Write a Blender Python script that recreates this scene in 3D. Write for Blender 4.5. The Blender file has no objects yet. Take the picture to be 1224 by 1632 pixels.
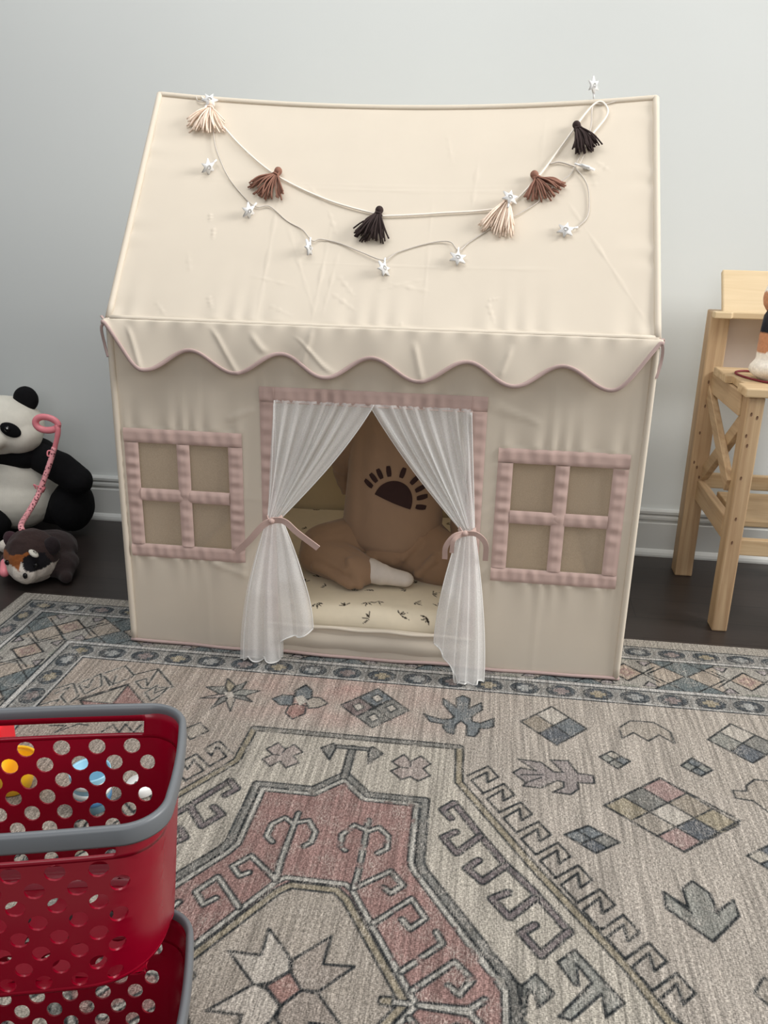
import bpy, bmesh, math, random
import numpy as np
from mathutils import Vector, Matrix, noise as mnoise
random.seed(7); rng = np.random.default_rng(7)
PI = math.pi
scn = bpy.context.scene
col = scn.collection

# ------------------------------------------------------------------ camera
CAM = (0.8605, -1.8776, 1.0436); YAW, PITCH, ROLL = 0.1207, 0.3339, 0.0228
cy, sy, cp, sp, cr, sr = math.cos(YAW), math.sin(YAW), math.cos(PITCH), math.sin(PITCH), math.cos(ROLL), math.sin(ROLL)
fw = Vector((-sy*cp, cy*cp, -sp)); rt = Vector((cy, sy, 0)); up = rt.cross(fw)
r2 = cr*rt + sr*up; u2 = -sr*rt + cr*up
cd = bpy.data.cameras.new('camera'); cam = bpy.data.objects.new('camera', cd); col.objects.link(cam)
cam.matrix_world = Matrix(((r2.x, u2.x, -fw.x, CAM[0]), (r2.y, u2.y, -fw.y, CAM[1]), (r2.z, u2.z, -fw.z, CAM[2]), (0, 0, 0, 1)))
cd.sensor_fit = 'VERTICAL'; cd.sensor_height = 36; cd.lens = 1378.9/1632*36; cd.clip_start = 0.05
scn.camera = cam

# ------------------------------------------------------------------ light
w = bpy.data.worlds.new('world'); scn.world = w; w.use_nodes = True
bg = w.node_tree.nodes['Background']; wn = w.node_tree
# the unseen room: pale ceiling above, darker surroundings below
tcw = wn.nodes.new('ShaderNodeTexCoord'); sxw = wn.nodes.new('ShaderNodeSeparateXYZ'); rpw = wn.nodes.new('ShaderNodeValToRGB')
wn.links.new(tcw.outputs['Generated'], sxw.inputs[0]); wn.links.new(sxw.outputs['Z'], rpw.inputs[0]); wn.links.new(rpw.outputs[0], bg.inputs[0])
rpw.color_ramp.elements[0].position = 0.0; rpw.color_ramp.elements[0].color = (0.20, 0.20, 0.20, 1); rpw.color_ramp.elements[1].position = 0.6; rpw.color_ramp.elements[1].color = (0.90, 0.94, 1.0, 1)
bg.inputs[1].default_value = 0.38
def area(name, loc, target, sx, sy_, power, color):
    l = bpy.data.lights.new(name, 'AREA'); l.shape = 'RECTANGLE'; l.size = sx; l.size_y = sy_; l.energy = power; l.color = color
    o = bpy.data.objects.new(name, l); col.objects.link(o); o.location = loc
    o.rotation_euler = (Vector(target)-Vector(loc)).to_track_quat('-Z', 'Y').to_euler(); return o
area('window_daylight', (4.6, -0.5, 2.7), (0.2, 0.45, 0.75), 2.0, 1.5, 175, (1.0, 0.97, 0.93))
area('overhead_fill', (0.2, -0.45, 2.9), (0.3, 0.35, 0.9), 2.2, 1.4, 30, (1.0, 0.98, 0.95))  # soft lamp added overhead to even out the light across the wall
area('rear_fill', (0.9, -3.6, 1.9), (0.6, 0.2, 0.5), 2.0, 1.4, 21, (1.0, 0.98, 0.95))  # added fill lamp behind the camera, brightens the tent front and mattress
vs = scn.view_settings
vs.view_transform = 'Standard'; vs.look = 'None'; vs.exposure = 0.25; vs.gamma = 1; vs.use_curve_mapping = False

# ------------------------------------------------------------------ materials
def lin(c):
    return tuple(((x/255.)/12.92 if x/255. <= .04045 else ((x/255.+.055)/1.055)**2.4) for x in c)
def new_mat(name):
    m = bpy.data.materials.new(name); m.use_nodes = True
    nt = m.node_tree; b = nt.nodes['Principled BSDF']; return m, nt, b
def nd(nt, t, **k):
    n = nt.nodes.new(t)
    for a, v in k.items(): setattr(n, a, v)
    return n
def setin(n, **k):
    for a, v in k.items(): n.inputs[a].default_value = v
def noise_node(nt, scale, detail=3, rough=.55, stretch=None):
    tc = nd(nt, 'ShaderNodeTexCoord'); n = nd(nt, 'ShaderNodeTexNoise'); setin(n, Scale=scale, Detail=detail, Roughness=rough)
    if stretch:
        mp = nd(nt, 'ShaderNodeMapping'); mp.inputs['Scale'].default_value = stretch
        nt.links.new(tc.outputs['Object'], mp.inputs[0]); nt.links.new(mp.outputs[0], n.inputs['Vector'])
    else: nt.links.new(tc.outputs['Object'], n.inputs['Vector'])
    return n
def add_bump(nt, b, src, strength=.2, dist=.001):
    bp = nd(nt, 'ShaderNodeBump'); setin(bp, Strength=strength, Distance=dist)
    nt.links.new(src, bp.inputs['Height']); nt.links.new(bp.outputs[0], b.inputs['Normal']); return bp
def mat(name, rgb, rough=.6, var=.06, nscale=20, bump=0, bscale=300, bdist=.001, metal=0, spec=.5, sheen=0, trans=0, coat=0, stretch=None, sss=0):
    m, nt, b = new_mat(name); c = lin(rgb)
    setin(b, Roughness=rough, Metallic=metal); b.inputs['Specular IOR Level'].default_value = spec
    if sheen: b.inputs['Sheen Weight'].default_value = sheen
    if coat: b.inputs['Coat Weight'].default_value = coat; b.inputs['Coat Roughness'].default_value = .15
    n = noise_node(nt, nscale, stretch=stretch)
    mx = nd(nt, 'ShaderNodeMix', data_type='RGBA'); 
    mx.inputs['A'].default_value = (*[x*(1-var*2) for x in c], 1); mx.inputs['B'].default_value = (*[min(1, x*(1+var*2)) for x in c], 1)
    nt.links.new(n.outputs['Fac'], mx.inputs['Factor']); nt.links.new(mx.outputs['Result'], b.inputs['Base Color'])
    if bump:
        n2 = noise_node(nt, bscale, 2); add_bump(nt, b, n2.outputs['Fac'], bump, bdist)
    if trans:
        tl = nd(nt, 'ShaderNodeBsdfTranslucent'); nt.links.new(mx.outputs['Result'], tl.inputs['Color'])
        ms = nd(nt, 'ShaderNodeMixShader'); ms.inputs[0].default_value = trans
        nt.links.new(b.outputs[0], ms.inputs[1]); nt.links.new(tl.outputs[0], ms.inputs[2])
        nt.links.new(ms.outputs[0], nt.nodes['Material Output'].inputs['Surface'])
    return m
def attr_mat(name, rough=.95, bump=.3, bscale=700, bdist=.001, sheen=0, var=.08, nscale=120):
    m, nt, b = new_mat(name); setin(b, Roughness=rough); b.inputs['Specular IOR Level'].default_value = .2
    if sheen: b.inputs['Sheen Weight'].default_value = sheen
    a = nd(nt, 'ShaderNodeAttribute', attribute_name='Col')
    n = noise_node(nt, nscale); mr = nd(nt, 'ShaderNodeMapRange'); setin(mr, **{'To Min': 1-var*2, 'To Max': 1+var*2})
    nt.links.new(n.outputs['Fac'], mr.inputs['Value'])
    mx = nd(nt, 'ShaderNodeVectorMath', operation='SCALE'); nt.links.new(a.outputs['Color'], mx.inputs[0]); nt.links.new(mr.outputs[0], mx.inputs['Scale'])
    nt.links.new(mx.outputs[0], b.inputs['Base Color'])
    n2 = noise_node(nt, bscale, 2); add_bump(nt, b, n2.outputs['Fac'], bump, bdist)
    return m
M = {}
M['wall'] = mat('wall_paint', (206, 210, 209), .85, .01, 3, .08, 400, .0004, spec=.3)
M['trim'] = mat('white_trim_paint', (196, 198, 196), .45, .01, 5)
M['canvas'] = mat('cream_canvas', (227, 217, 201), .9, .015, 12, .12, 900, .0004, spec=.2, trans=.22)
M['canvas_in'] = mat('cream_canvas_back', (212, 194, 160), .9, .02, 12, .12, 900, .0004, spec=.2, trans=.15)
M['pink'] = mat('dusty_pink_cotton', (198, 172, 163), .9, .035, 30, .15, 900, .0004, spec=.2)
M['piping'] = mat('mauve_piping', (180, 158, 153), .9, .03, 40, spec=.2)
M['thread'] = mat('white_cotton_cord', (238, 230, 218), .9, .03, 60, .2, 800, .0005)
M['wire'] = mat('clear_wire', (196, 188, 178), .35, .05, 80)
M['star'] = mat('white_star_plastic', (250, 250, 249), .4, .01, 40, spec=.3, trans=.2)
M['yarn_cream'] = mat('cream_yarn', (238, 218, 200), .95, .08, 150)
M['yarn_brown'] = mat('brown_yarn', (138, 98, 82), .95, .1, 150)
M['yarn_dark'] = mat('dark_brown_yarn', (48, 34, 32), .95, .12, 150)
M['sweat'] = mat('taupe_sweatshirt', (156, 128, 104), .95, .03, 30, .25, 700, .0008, sheen=.2)
M['trouser'] = mat('tan_sweatpants', (152, 122, 96), .95, .03, 30, .25, 700, .0008, sheen=.2)
M['print'] = mat('dark_brown_print', (50, 28, 26), .9, .08, 60)
M['sock'] = mat('white_sock', (216, 206, 196), .95, .04, 60, .3, 900, .0008)
M['skin'] = mat('skin', (214, 164, 138), .6, .02, 20)
M['hair'] = mat('brown_hair', (64, 42, 30), .7, .15, 90, .3, 400, .001)
M['eye'] = mat('dark_eye', (30, 22, 18), .2, .05, 30)
M['lip'] = mat('lip', (184, 108, 98), .5, .03, 30)
M['black_fur'] = mat('black_plush', (20, 20, 22), .95, .15, 60, .5, 500, .002, spec=.15)
M['white_fur'] = mat('white_plush', (222, 218, 206), .95, .04, 40, .5, 500, .002, spec=.2)
M['black_gloss'] = mat('black_gloss_plastic', (14, 14, 15), .15, .05, 30)
M['pinkplastic'] = mat('pink_plastic', (238, 140, 150), .35, .03, 20)
M['pinkstrap'] = None
M['red'] = mat('red_plastic', (144, 4, 34), .25, .03, 8, spec=.5)
M['grey'] = mat('grey_plastic', (104, 108, 112), .42, .03, 10)
M['yellow'] = mat('yellow_plastic', (246, 190, 30), .35, .03, 10)
M['redtoy'] = mat('bright_red_plastic', (226, 36, 50), .35, .03, 10)
M['white'] = mat('white_plastic', (238, 238, 236), .35, .02, 10)
M['blue'] = mat('light_blue_plastic', (150, 200, 222), .35, .02, 10)
M['navy'] = mat('mid_blue_plastic', (70, 118, 160), .35, .02, 10)
M['maroon'] = mat('maroon_cord', (112, 20, 36), .6, .05, 80)
M['screw'] = mat('dark_screw_hole', (104, 76, 54), .6, .05, 80)
def dots_mat(name, ca, cb, scale):
    m, nt, b = new_mat(name); setin(b, Roughness=.7); tc = nd(nt, 'ShaderNodeTexCoord'); vo = nd(nt, 'ShaderNodeTexVoronoi'); setin(vo, Scale=scale)
    rp = nd(nt, 'ShaderNodeValToRGB'); e = rp.color_ramp.elements; e[0].position = .30; e[0].color = (*lin(cb), 1); e[1].position = .42; e[1].color = (*lin(ca), 1)
    nt.links.new(tc.outputs['Object'], vo.inputs['Vector']); nt.links.new(vo.outputs['Distance'], rp.inputs[0]); nt.links.new(rp.outputs[0], b.inputs['Base Color']); return m
M['pinkstrap'] = dots_mat('pink_patterned_strap', (244, 168, 174), (120, 60, 72), 130)
def wood_mat(name, light, dark, stretch, rings=1.0, rough=.55, lam=False):
    m, nt, b = new_mat(name); setin(b, Roughness=rough)
    tc = nd(nt, 'ShaderNodeTexCoord'); mp = nd(nt, 'ShaderNodeMapping'); mp.inputs['Scale'].default_value = stretch
    n = nd(nt, 'ShaderNodeTexNoise'); setin(n, Scale=1.0, Detail=5, Roughness=.6, Distortion=.6)
    rp = nd(nt, 'ShaderNodeValToRGB'); e = rp.color_ramp.elements
    e[0].position = .32; e[0].color = (*lin(dark), 1); e[1].position = .62; e[1].color = (*lin(light), 1)
    nt.links.new(tc.outputs['Object'], mp.inputs[0]); nt.links.new(mp.outputs[0], n.inputs['Vector']); nt.links.new(n.outputs['Fac'], rp.inputs[0])
    nt.links.new(rp.outputs[0], b.inputs['Base Color'])
    add_bump(nt, b, n.outputs['Fac'], .12, .001)
    return m
M['pine_z'] = wood_mat('pine_vertical', (186, 160, 126), (158, 128, 96), (46, 46, 2.2))
M['pine_y'] = wood_mat('pine_lengthwise', (188, 162, 128), (160, 132, 100), (46, 2.6, 46))
M['pine_x'] = wood_mat('pine_crosswise', (198, 174, 138), (172, 144, 108), (2.6, 40, 46))
M['ply'] = wood_mat('pale_plywood', (208, 188, 154), (194, 172, 136), (2.0, 30, 30))
M['panel'] = mat('pale_back_panel', (206, 192, 180), .5, .02, 10)
# dark floor boards
def floor_mat():
    m, nt, b = new_mat('dark_wood_boards'); setin(b, Roughness=.38)
    tc = nd(nt, 'ShaderNodeTexCoord'); br = nd(nt, 'ShaderNodeTexBrick')
    setin(br, Scale=1.0, **{'Mortar Size': .0016, 'Brick Width': 1.3, 'Row Height': .125, 'Mortar Smooth': .2})
    br.inputs['Color1'].default_value = (*lin((50, 43, 40)), 1); br.inputs['Color2'].default_value = (*lin((42, 36, 34)), 1); br.inputs['Mortar'].default_value = (*lin((22, 19, 18)), 1)
    nt.links.new(tc.outputs['Object'], br.inputs['Vector'])
    mp = nd(nt, 'ShaderNodeMapping'); mp.inputs['Scale'].default_value = (3, 70, 1); n = nd(nt, 'ShaderNodeTexNoise'); setin(n, Scale=1, Detail=4)
    nt.links.new(tc.outputs['Object'], mp.inputs[0]); nt.links.new(mp.outputs[0], n.inputs['Vector'])
    mr = nd(nt, 'ShaderNodeMapRange'); setin(mr, **{'To Min': .7, 'To Max': 1.3}); nt.links.new(n.outputs['Fac'], mr.inputs['Value'])
    v = nd(nt, 'ShaderNodeVectorMath', operation='SCALE'); nt.links.new(br.outputs['Color'], v.inputs[0]); nt.links.new(mr.outputs[0], v.inputs['Scale'])
    nt.links.new(v.outputs[0], b.inputs['Base Color']); add_bump(nt, b, n.outputs['Fac'], .1, .001); return m
M['floor'] = floor_mat()
def rug_mat():
    m, nt, b = new_mat('woven_rug'); setin(b, Roughness=.95); b.inputs['Specular IOR Level'].default_value = .12
    a = nd(nt, 'ShaderNodeAttribute', attribute_name='Col'); L = nt.links.new
    def nz(st, detail=3):
        return noise_node(nt, 1.0, detail, .6, st)
    n1 = nz((150, 5, 1), 4); n2 = nz((420, 150, 1), 2); n3 = nz((26, 26, 1), 4); n4 = nz((240, 620, 1), 1)
    def mrange(src, a0, a1, lo, hi):
        r = nd(nt, 'ShaderNodeMapRange'); setin(r, **{'From Min': a0, 'From Max': a1, 'To Min': lo, 'To Max': hi}); L(src, r.inputs['Value']); return r.outputs[0]
    def mul(x, y):
        q = nd(nt, 'ShaderNodeMath', operation='MULTIPLY'); L(x, q.inputs[0]); L(y, q.inputs[1]); return q.outputs[0]
    # pale worn patches
    wear = mul(mrange(n3.outputs['Fac'], .44, .66, .12, 1), mrange(n2.outputs['Fac'], .42, .6, 0, 1))
    mx = nd(nt, 'ShaderNodeMix', data_type='RGBA'); L(a.outputs['Color'], mx.inputs['A']); mx.inputs['B'].default_value = (*lin((196, 188, 178)), 1)
    q = nd(nt, 'ShaderNodeMath', operation='MULTIPLY'); L(wear, q.inputs[0]); q.inputs[1].default_value = .62; L(q.outputs[0], mx.inputs['Factor'])
    s = mul(mul(mrange(n1.outputs['Fac'], 0.34, .66, .60, 1.22), mrange(n2.outputs['Fac'], .32, .68, .58, 1.34)), mrange(n4.outputs['Fac'], .32, .68, .58, 1.32))
    v = nd(nt, 'ShaderNodeVectorMath', operation='SCALE'); L(mx.outputs['Result'], v.inputs[0]); s2 = nd(nt, 'ShaderNodeMath', operation='MULTIPLY'); L(s, s2.inputs[0]); s2.inputs[1].default_value = .69; L(s2.outputs[0], v.inputs['Scale']); L(v.outputs[0], b.inputs['Base Color'])
    add_bump(nt, b, n4.outputs['Fac'], .35, .0015); return m
M['rug'] = rug_mat()
def veil_mat(name, rgb, opac, sheer=.5):
    m, nt, b = new_mat(name); nt.nodes.remove(b); c = (*lin(rgb), 1)
    d = nd(nt, 'ShaderNodeBsdfDiffuse'); d.inputs[0].default_value = c; t = nd(nt, 'ShaderNodeBsdfTranslucent'); t.inputs[0].default_value = c
    m1 = nd(nt, 'ShaderNodeMixShader'); m1.inputs[0].default_value = sheer; nt.links.new(d.outputs[0], m1.inputs[1]); nt.links.new(t.outputs[0], m1.inputs[2])
    tr = nd(nt, 'ShaderNodeBsdfTransparent'); m2 = nd(nt, 'ShaderNodeMixShader')
    n = noise_node(nt, 500, 1); r = nd(nt, 'ShaderNodeMapRange'); setin(r, **{'To Min': opac-.12, 'To Max': opac+.12}); nt.links.new(n.outputs['Fac'], r.inputs['Value'])
    nt.links.new(r.outputs[0], m2.inputs[0]); nt.links.new(tr.outputs[0], m2.inputs[1]); nt.links.new(m1.outputs[0], m2.inputs[2])
    nt.links.new(m2.outputs[0], nt.nodes['Material Output'].inputs['Surface']); return m
M['veil'] = veil_mat('white_tulle', (253, 253, 252), .57, .4)
M['hem'] = veil_mat('white_tulle_hem', (252, 252, 250), .85, .3)
M['netting'] = veil_mat('beige_window_net', (204, 186, 164), .72, .2)

# ------------------------------------------------------------------ mesh helpers
def mk(name, V, F, m, parent=None, smooth=True, colors=None):
    me = bpy.data.meshes.new(name); V = np.asarray(V, dtype=np.float32).reshape(-1, 3)
    if isinstance(F, np.ndarray) and F.ndim == 2:
        me.vertices.add(len(V)); me.vertices.foreach_set('co', V.ravel()); n, k = F.shape
        me.loops.add(n*k); me.loops.foreach_set('vertex_index', F.astype(np.int32).ravel())
        me.polygons.add(n); me.polygons.foreach_set('loop_start', (np.arange(n)*k).astype(np.int32))
        me.update(calc_edges=True)
    else: me.from_pydata([tuple(map(float, v)) for v in V], [], [tuple(map(int, f)) for f in F]); me.update()
    me.polygons.foreach_set('use_smooth', np.full(len(me.polygons), smooth)); me.materials.append(m)
    if colors is not None:
        a = me.color_attributes.new('Col', 'BYTE_COLOR', 'POINT'); c = np.ones((len(V), 4), np.float32); c[:, :3] = np.asarray(colors)/255.
        a.data.foreach_set('color_srgb', c.ravel())
    o = bpy.data.objects.new(name, me); col.objects.link(o)
    if parent is not None: o.parent = parent
    return o
def gridF(nu, nv, closed_u=False):
    i = np.arange(nu if closed_u else nu-1); j = np.arange(nv-1); I, J = np.meshgrid(i, j, indexing='ij'); I2 = (I+1) % nu
    return np.stack([I*nv+J, I2*nv+J, I2*nv+J+1, I*nv+J+1], -1).reshape(-1, 4)
def merge(parts):
    V, F, o = [], [], 0
    for v, f in parts:
        v = np.asarray(v, float).reshape(-1, 3); V.append(v); F += [tuple(int(q)+o for q in g) for g in f]; o += len(v)
    return np.concatenate(V), F
def box(c, s, rot=None):
    v = np.array([(x, y, z) for x in (-.5, .5) for y in (-.5, .5) for z in (-.5, .5)])*np.array(s)
    if rot is not None: v = v @ np.array(Matrix(rot).to_3x3()).T
    return v+np.array(c), [(0, 1, 3, 2), (4, 6, 7, 5), (0, 4, 5, 1), (2, 3, 7, 6), (0, 2, 6, 4), (1, 5, 7, 3)]
def frames(P):
    P = np.asarray(P, float); T = np.gradient(P, axis=0); T /= np.linalg.norm(T, axis=1)[:, None]+1e-12
    a = np.array([0, 0, 1.]) if abs(T[0][2]) < .9 else np.array([1., 0, 0]); N = []
    n = a-T[0]*(a@T[0]); n /= np.linalg.norm(n)
    for t in T:
        n = n-t*(n@t); n /= np.linalg.norm(n)+1e-12; N.append(n)
    N = np.array(N); return P, T, N, np.cross(T, N)
def tube(P, r, n=8, flat=1.0, cap=True):
    P, T, N, B = frames(P); k = len(P); r = np.broadcast_to(np.asarray(r, float), (k,))
    a = np.arange(n)*2*PI/n
    V = P[:, None]+r[:, None, None]*(np.cos(a)[None, :, None]*N[:, None]+flat*np.sin(a)[None, :, None]*B[:, None])
    F = [tuple(f) for f in np.stack([(i*n+np.array([j, (j+1) % n, n+(j+1) % n, n+j])) for i in range(k-1) for j in range(n)])]
    if cap: F += [tuple(range(n))[::-1], tuple(range((k-1)*n, k*n))]
    return V.reshape(-1, 3), F
def smooth_path(P, n=8):
    P = np.asarray(P, float); Q = np.vstack([2*P[0]-P[1], P, 2*P[-1]-P[-2]]); out = []
    for i in range(1, len(Q)-2):
        for t in np.arange(n)/n:
            a, b, c, d = Q[i-1:i+3]; out.append(.5*((2*b)+(-a+c)*t+(2*a-5*b+4*c-d)*t*t+(-a+3*b-3*c+d)*t**3))
    out.append(P[-1]); return np.array(out)
def ell(c, r, rot=None, nu=24, nv=14):
    u = np.arange(nu)*2*PI/nu; v = np.linspace(0, PI, nv)[1:-1]
    S = np.stack([np.outer(np.cos(u), np.sin(v)), np.outer(np.sin(u), np.sin(v)), np.outer(np.ones(nu), np.cos(v))], -1).reshape(-1, 3)
    S = np.vstack([S, [0, 0, 1], [0, 0, -1]]); k = nv-2
    F = [tuple(f) for f in gridF(nu, k, True)[:, ::-1]]+[(((i+1) % nu)*k, nu*k, i*k)[::-1] for i in range(nu)]+[(i*k+k-1, nu*k+1, ((i+1) % nu)*k+k-1)[::-1] for i in range(nu)]
    V = S*np.array(r)
    if rot is not None: V = V @ np.array(rot.to_3x3()).T
    return V+np.array(c), F
def eul(x=0, y=0, z=0): 
    from mathutils import Euler
    return Euler((math.radians(x), math.radians(y), math.radians(z))).to_matrix()
def caps(p0, p1, r0, r1, n=18):
    p0, p1 = np.array(p0, float), np.array(p1, float); d = p1-p0; L = np.linalg.norm(d); d /= L
    t = np.concatenate([-r0*np.cos(np.linspace(0.05, PI/2, 6)), np.linspace(0, L, 6)[1:-1], L+r1*np.sin(np.linspace(0, PI/2-.05, 6))])
    r = np.concatenate([r0*np.sin(np.linspace(0.05, PI/2, 6)), np.linspace(r0, r1, 6)[1:-1], r1*np.cos(np.linspace(0, PI/2-.05, 6))])
    return tube(p0+t[:, None]*d, r, n)
def sn(P, f, seed=0, oct_=3):
    # smooth pseudo noise from sines
    r = np.random.default_rng(seed); P = np.asarray(P, float); out = np.zeros(P.shape[:-1]); a = 1.
    for o in range(oct_):
        for k in range(4):
            d = r.normal(size=P.shape[-1]); d /= np.linalg.norm(d); out += a*np.sin(P@d*f*(.7+.6*r.random())+r.random()*6.28)*.4
        f *= 2; a *= .5
    return out
def blob(name, prims, voxel, m, parent, smooth=6, fold=0, ff=40, colorf=None, post=None):
    V, F = merge(prims); me = bpy.data.meshes.new('tmp'); me.from_pydata([tuple(map(float, v)) for v in V], [], F); o = bpy.data.objects.new('tmp', me); col.objects.link(o)
    md = o.modifiers.new('r', 'REMESH'); md.mode = 'VOXEL'; md.voxel_size = voxel
    s = o.modifiers.new('s', 'SMOOTH'); s.factor = .5; s.iterations = smooth
    dg = bpy.context.evaluated_depsgraph_get(); dg.update(); me2 = bpy.data.meshes.new_from_object(o.evaluated_get(dg))
    n = len(me2.vertices); co = np.zeros(n*3, np.float32); me2.vertices.foreach_get('co', co); co = co.reshape(-1, 3)
    if fold:
        no = np.zeros(n*3, np.float32); me2.vertices.foreach_get('normal', no); no = no.reshape(-1, 3)
        co = co+no*(fold*sn(co, ff, 3))[:, None]
    if post is not None: co = post(co)
    F = [tuple(p.vertices) for p in me2.polygons]
    bpy.data.objects.remove(o); bpy.data.meshes.remove(me); bpy.data.meshes.remove(me2)
    return mk(name, co, F, m, parent, True, colorf(co) if colorf else None)
def thing(name, label, cat, loc=(0, 0, 0), group=None):
    o = bpy.data.objects.new(name, None); o.empty_display_size = .1; col.objects.link(o); o.location = loc
    tag(o, label, cat, group); return o
def tag(o, label=None, cat=None, group=None, kind=None):
    if label: o['label'] = label
    if cat: o['category'] = cat
    if group: o['group'] = group
    if kind: o['kind'] = kind
    return o
def local(t, V): return np.asarray(V, float).reshape(-1, 3)-np.array(t.location)
def bevel(o, w, seg=2):
    b = o.modifiers.new('bevel', 'BEVEL'); b.width = w; b.segments = seg; b.limit_method = 'ANGLE'; return o

# ------------------------------------------------------------------ painted-in weave (surface pattern rasteriser)
def raster(C, x0, y0, dx, ops, pal, wear=None):
    ny, nx = C.shape[:2]
    def sub(a, b, c, d):
        i0, i1 = max(0, int((a-x0)/dx)-1), min(nx, int((b-x0)/dx)+2); j0, j1 = max(0, int((c-y0)/dx)-1), min(ny, int((d-y0)/dx)+2)
        if i1 <= i0 or j1 <= j0: return None
        X, Y = np.meshgrid(x0+dx*np.arange(i0, i1), y0+dx*np.arange(j0, j1)); return slice(j0, j1), slice(i0, i1), X, Y
    for op, cc, wd, pts in ops:
        rgb = np.array(pal[cc], float); P = np.array(pts, float)
        if op == 'p':
            s = sub(P[:, 0].min(), P[:, 0].max(), P[:, 1].min(), P[:, 1].max())
            if s is None: continue
            a, b, X, Y = s; ins = np.zeros(X.shape, bool); Q = np.roll(P, -1, 0)
            for (xa, ya), (xb, yb) in zip(P, Q):
                if ya == yb: continue
                k = ((ya > Y) != (yb > Y)) & (X < (xb-xa)*(Y-ya)/(yb-ya)+xa); ins ^= k
            C[a, b][ins] = rgb
        else:
            h = wd/2
            s = sub(P[:, 0].min()-h, P[:, 0].max()+h, P[:, 1].min()-h, P[:, 1].max()+h)
            if s is None: continue
            a, b, X, Y = s; D = np.full(X.shape, 1e9)
            for (xa, ya), (xb, yb) in zip(P[:-1], P[1:]):
                L = (xb-xa)**2+(yb-ya)**2+1e-12; t = np.clip(((X-xa)*(xb-xa)+(Y-ya)*(yb-ya))/L, 0, 1)
                D = np.minimum(D, np.hypot(X-xa-t*(xb-xa), Y-ya-t*(yb-ya)))
            k = np.clip((h-D)/dx+.5, 0, 1)[..., None]
            if wear is not None: k = k*wear[a, b][..., None]; C[a, b] = C[a, b]*(1-k)+rgb*k

def part(name, VF, m, t, parent=None, smooth=True, colors=None):
    return mk(name, local(t, VF[0]), VF[1], m, parent or t, smooth, colors)

# ------------------------------------------------------------------ setting: back wall, floor, baseboard
FZ = -0.006; WY = 0.8787
o = mk('wall_back', [(-2.6, WY, FZ), (3.6, WY, FZ), (3.6, WY, 2.5), (-2.6, WY, 2.5), (-2.6, WY+.1, FZ), (3.6, WY+.1, FZ), (3.6, WY+.1, 2.5), (-2.6, WY+.1, 2.5)],
       [(0, 1, 2, 3), (5, 4, 7, 6), (3, 2, 6, 7), (1, 5, 6, 2), (4, 0, 3, 7), (4, 5, 1, 0)], M['wall'], smooth=False); tag(o, kind='structure')
o = mk('floor', *box((.7, -1.2, FZ-.05), (7.2, 4.3, .1)), M['floor'], smooth=False); tag(o, kind='structure')
prof = [(0, 0), (-.030, 0), (-.030, .006), (-.027, .014), (-.021, .020), (-.0155, .023), (-.0155, .110), (-.011, .114), (-.011, .121), (-.0165, .124), (-.0165, .132), (-.013, .138), (-.018, .144), (-.018, .152), (-.014, .157), (0, .158)]
V = []; k = len(prof)
for x in (-2.6, 3.6): V += [(x, WY+p[0], FZ+p[1]) for p in prof]
F = [(i, i+1, k+i+1, k+i) for i in range(k-1)]+[tuple(range(k))[::-1], tuple(range(k, 2*k))]
o = mk('baseboard_back', V, F, M['trim'], smooth=False); tag(o, kind='structure')

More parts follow.
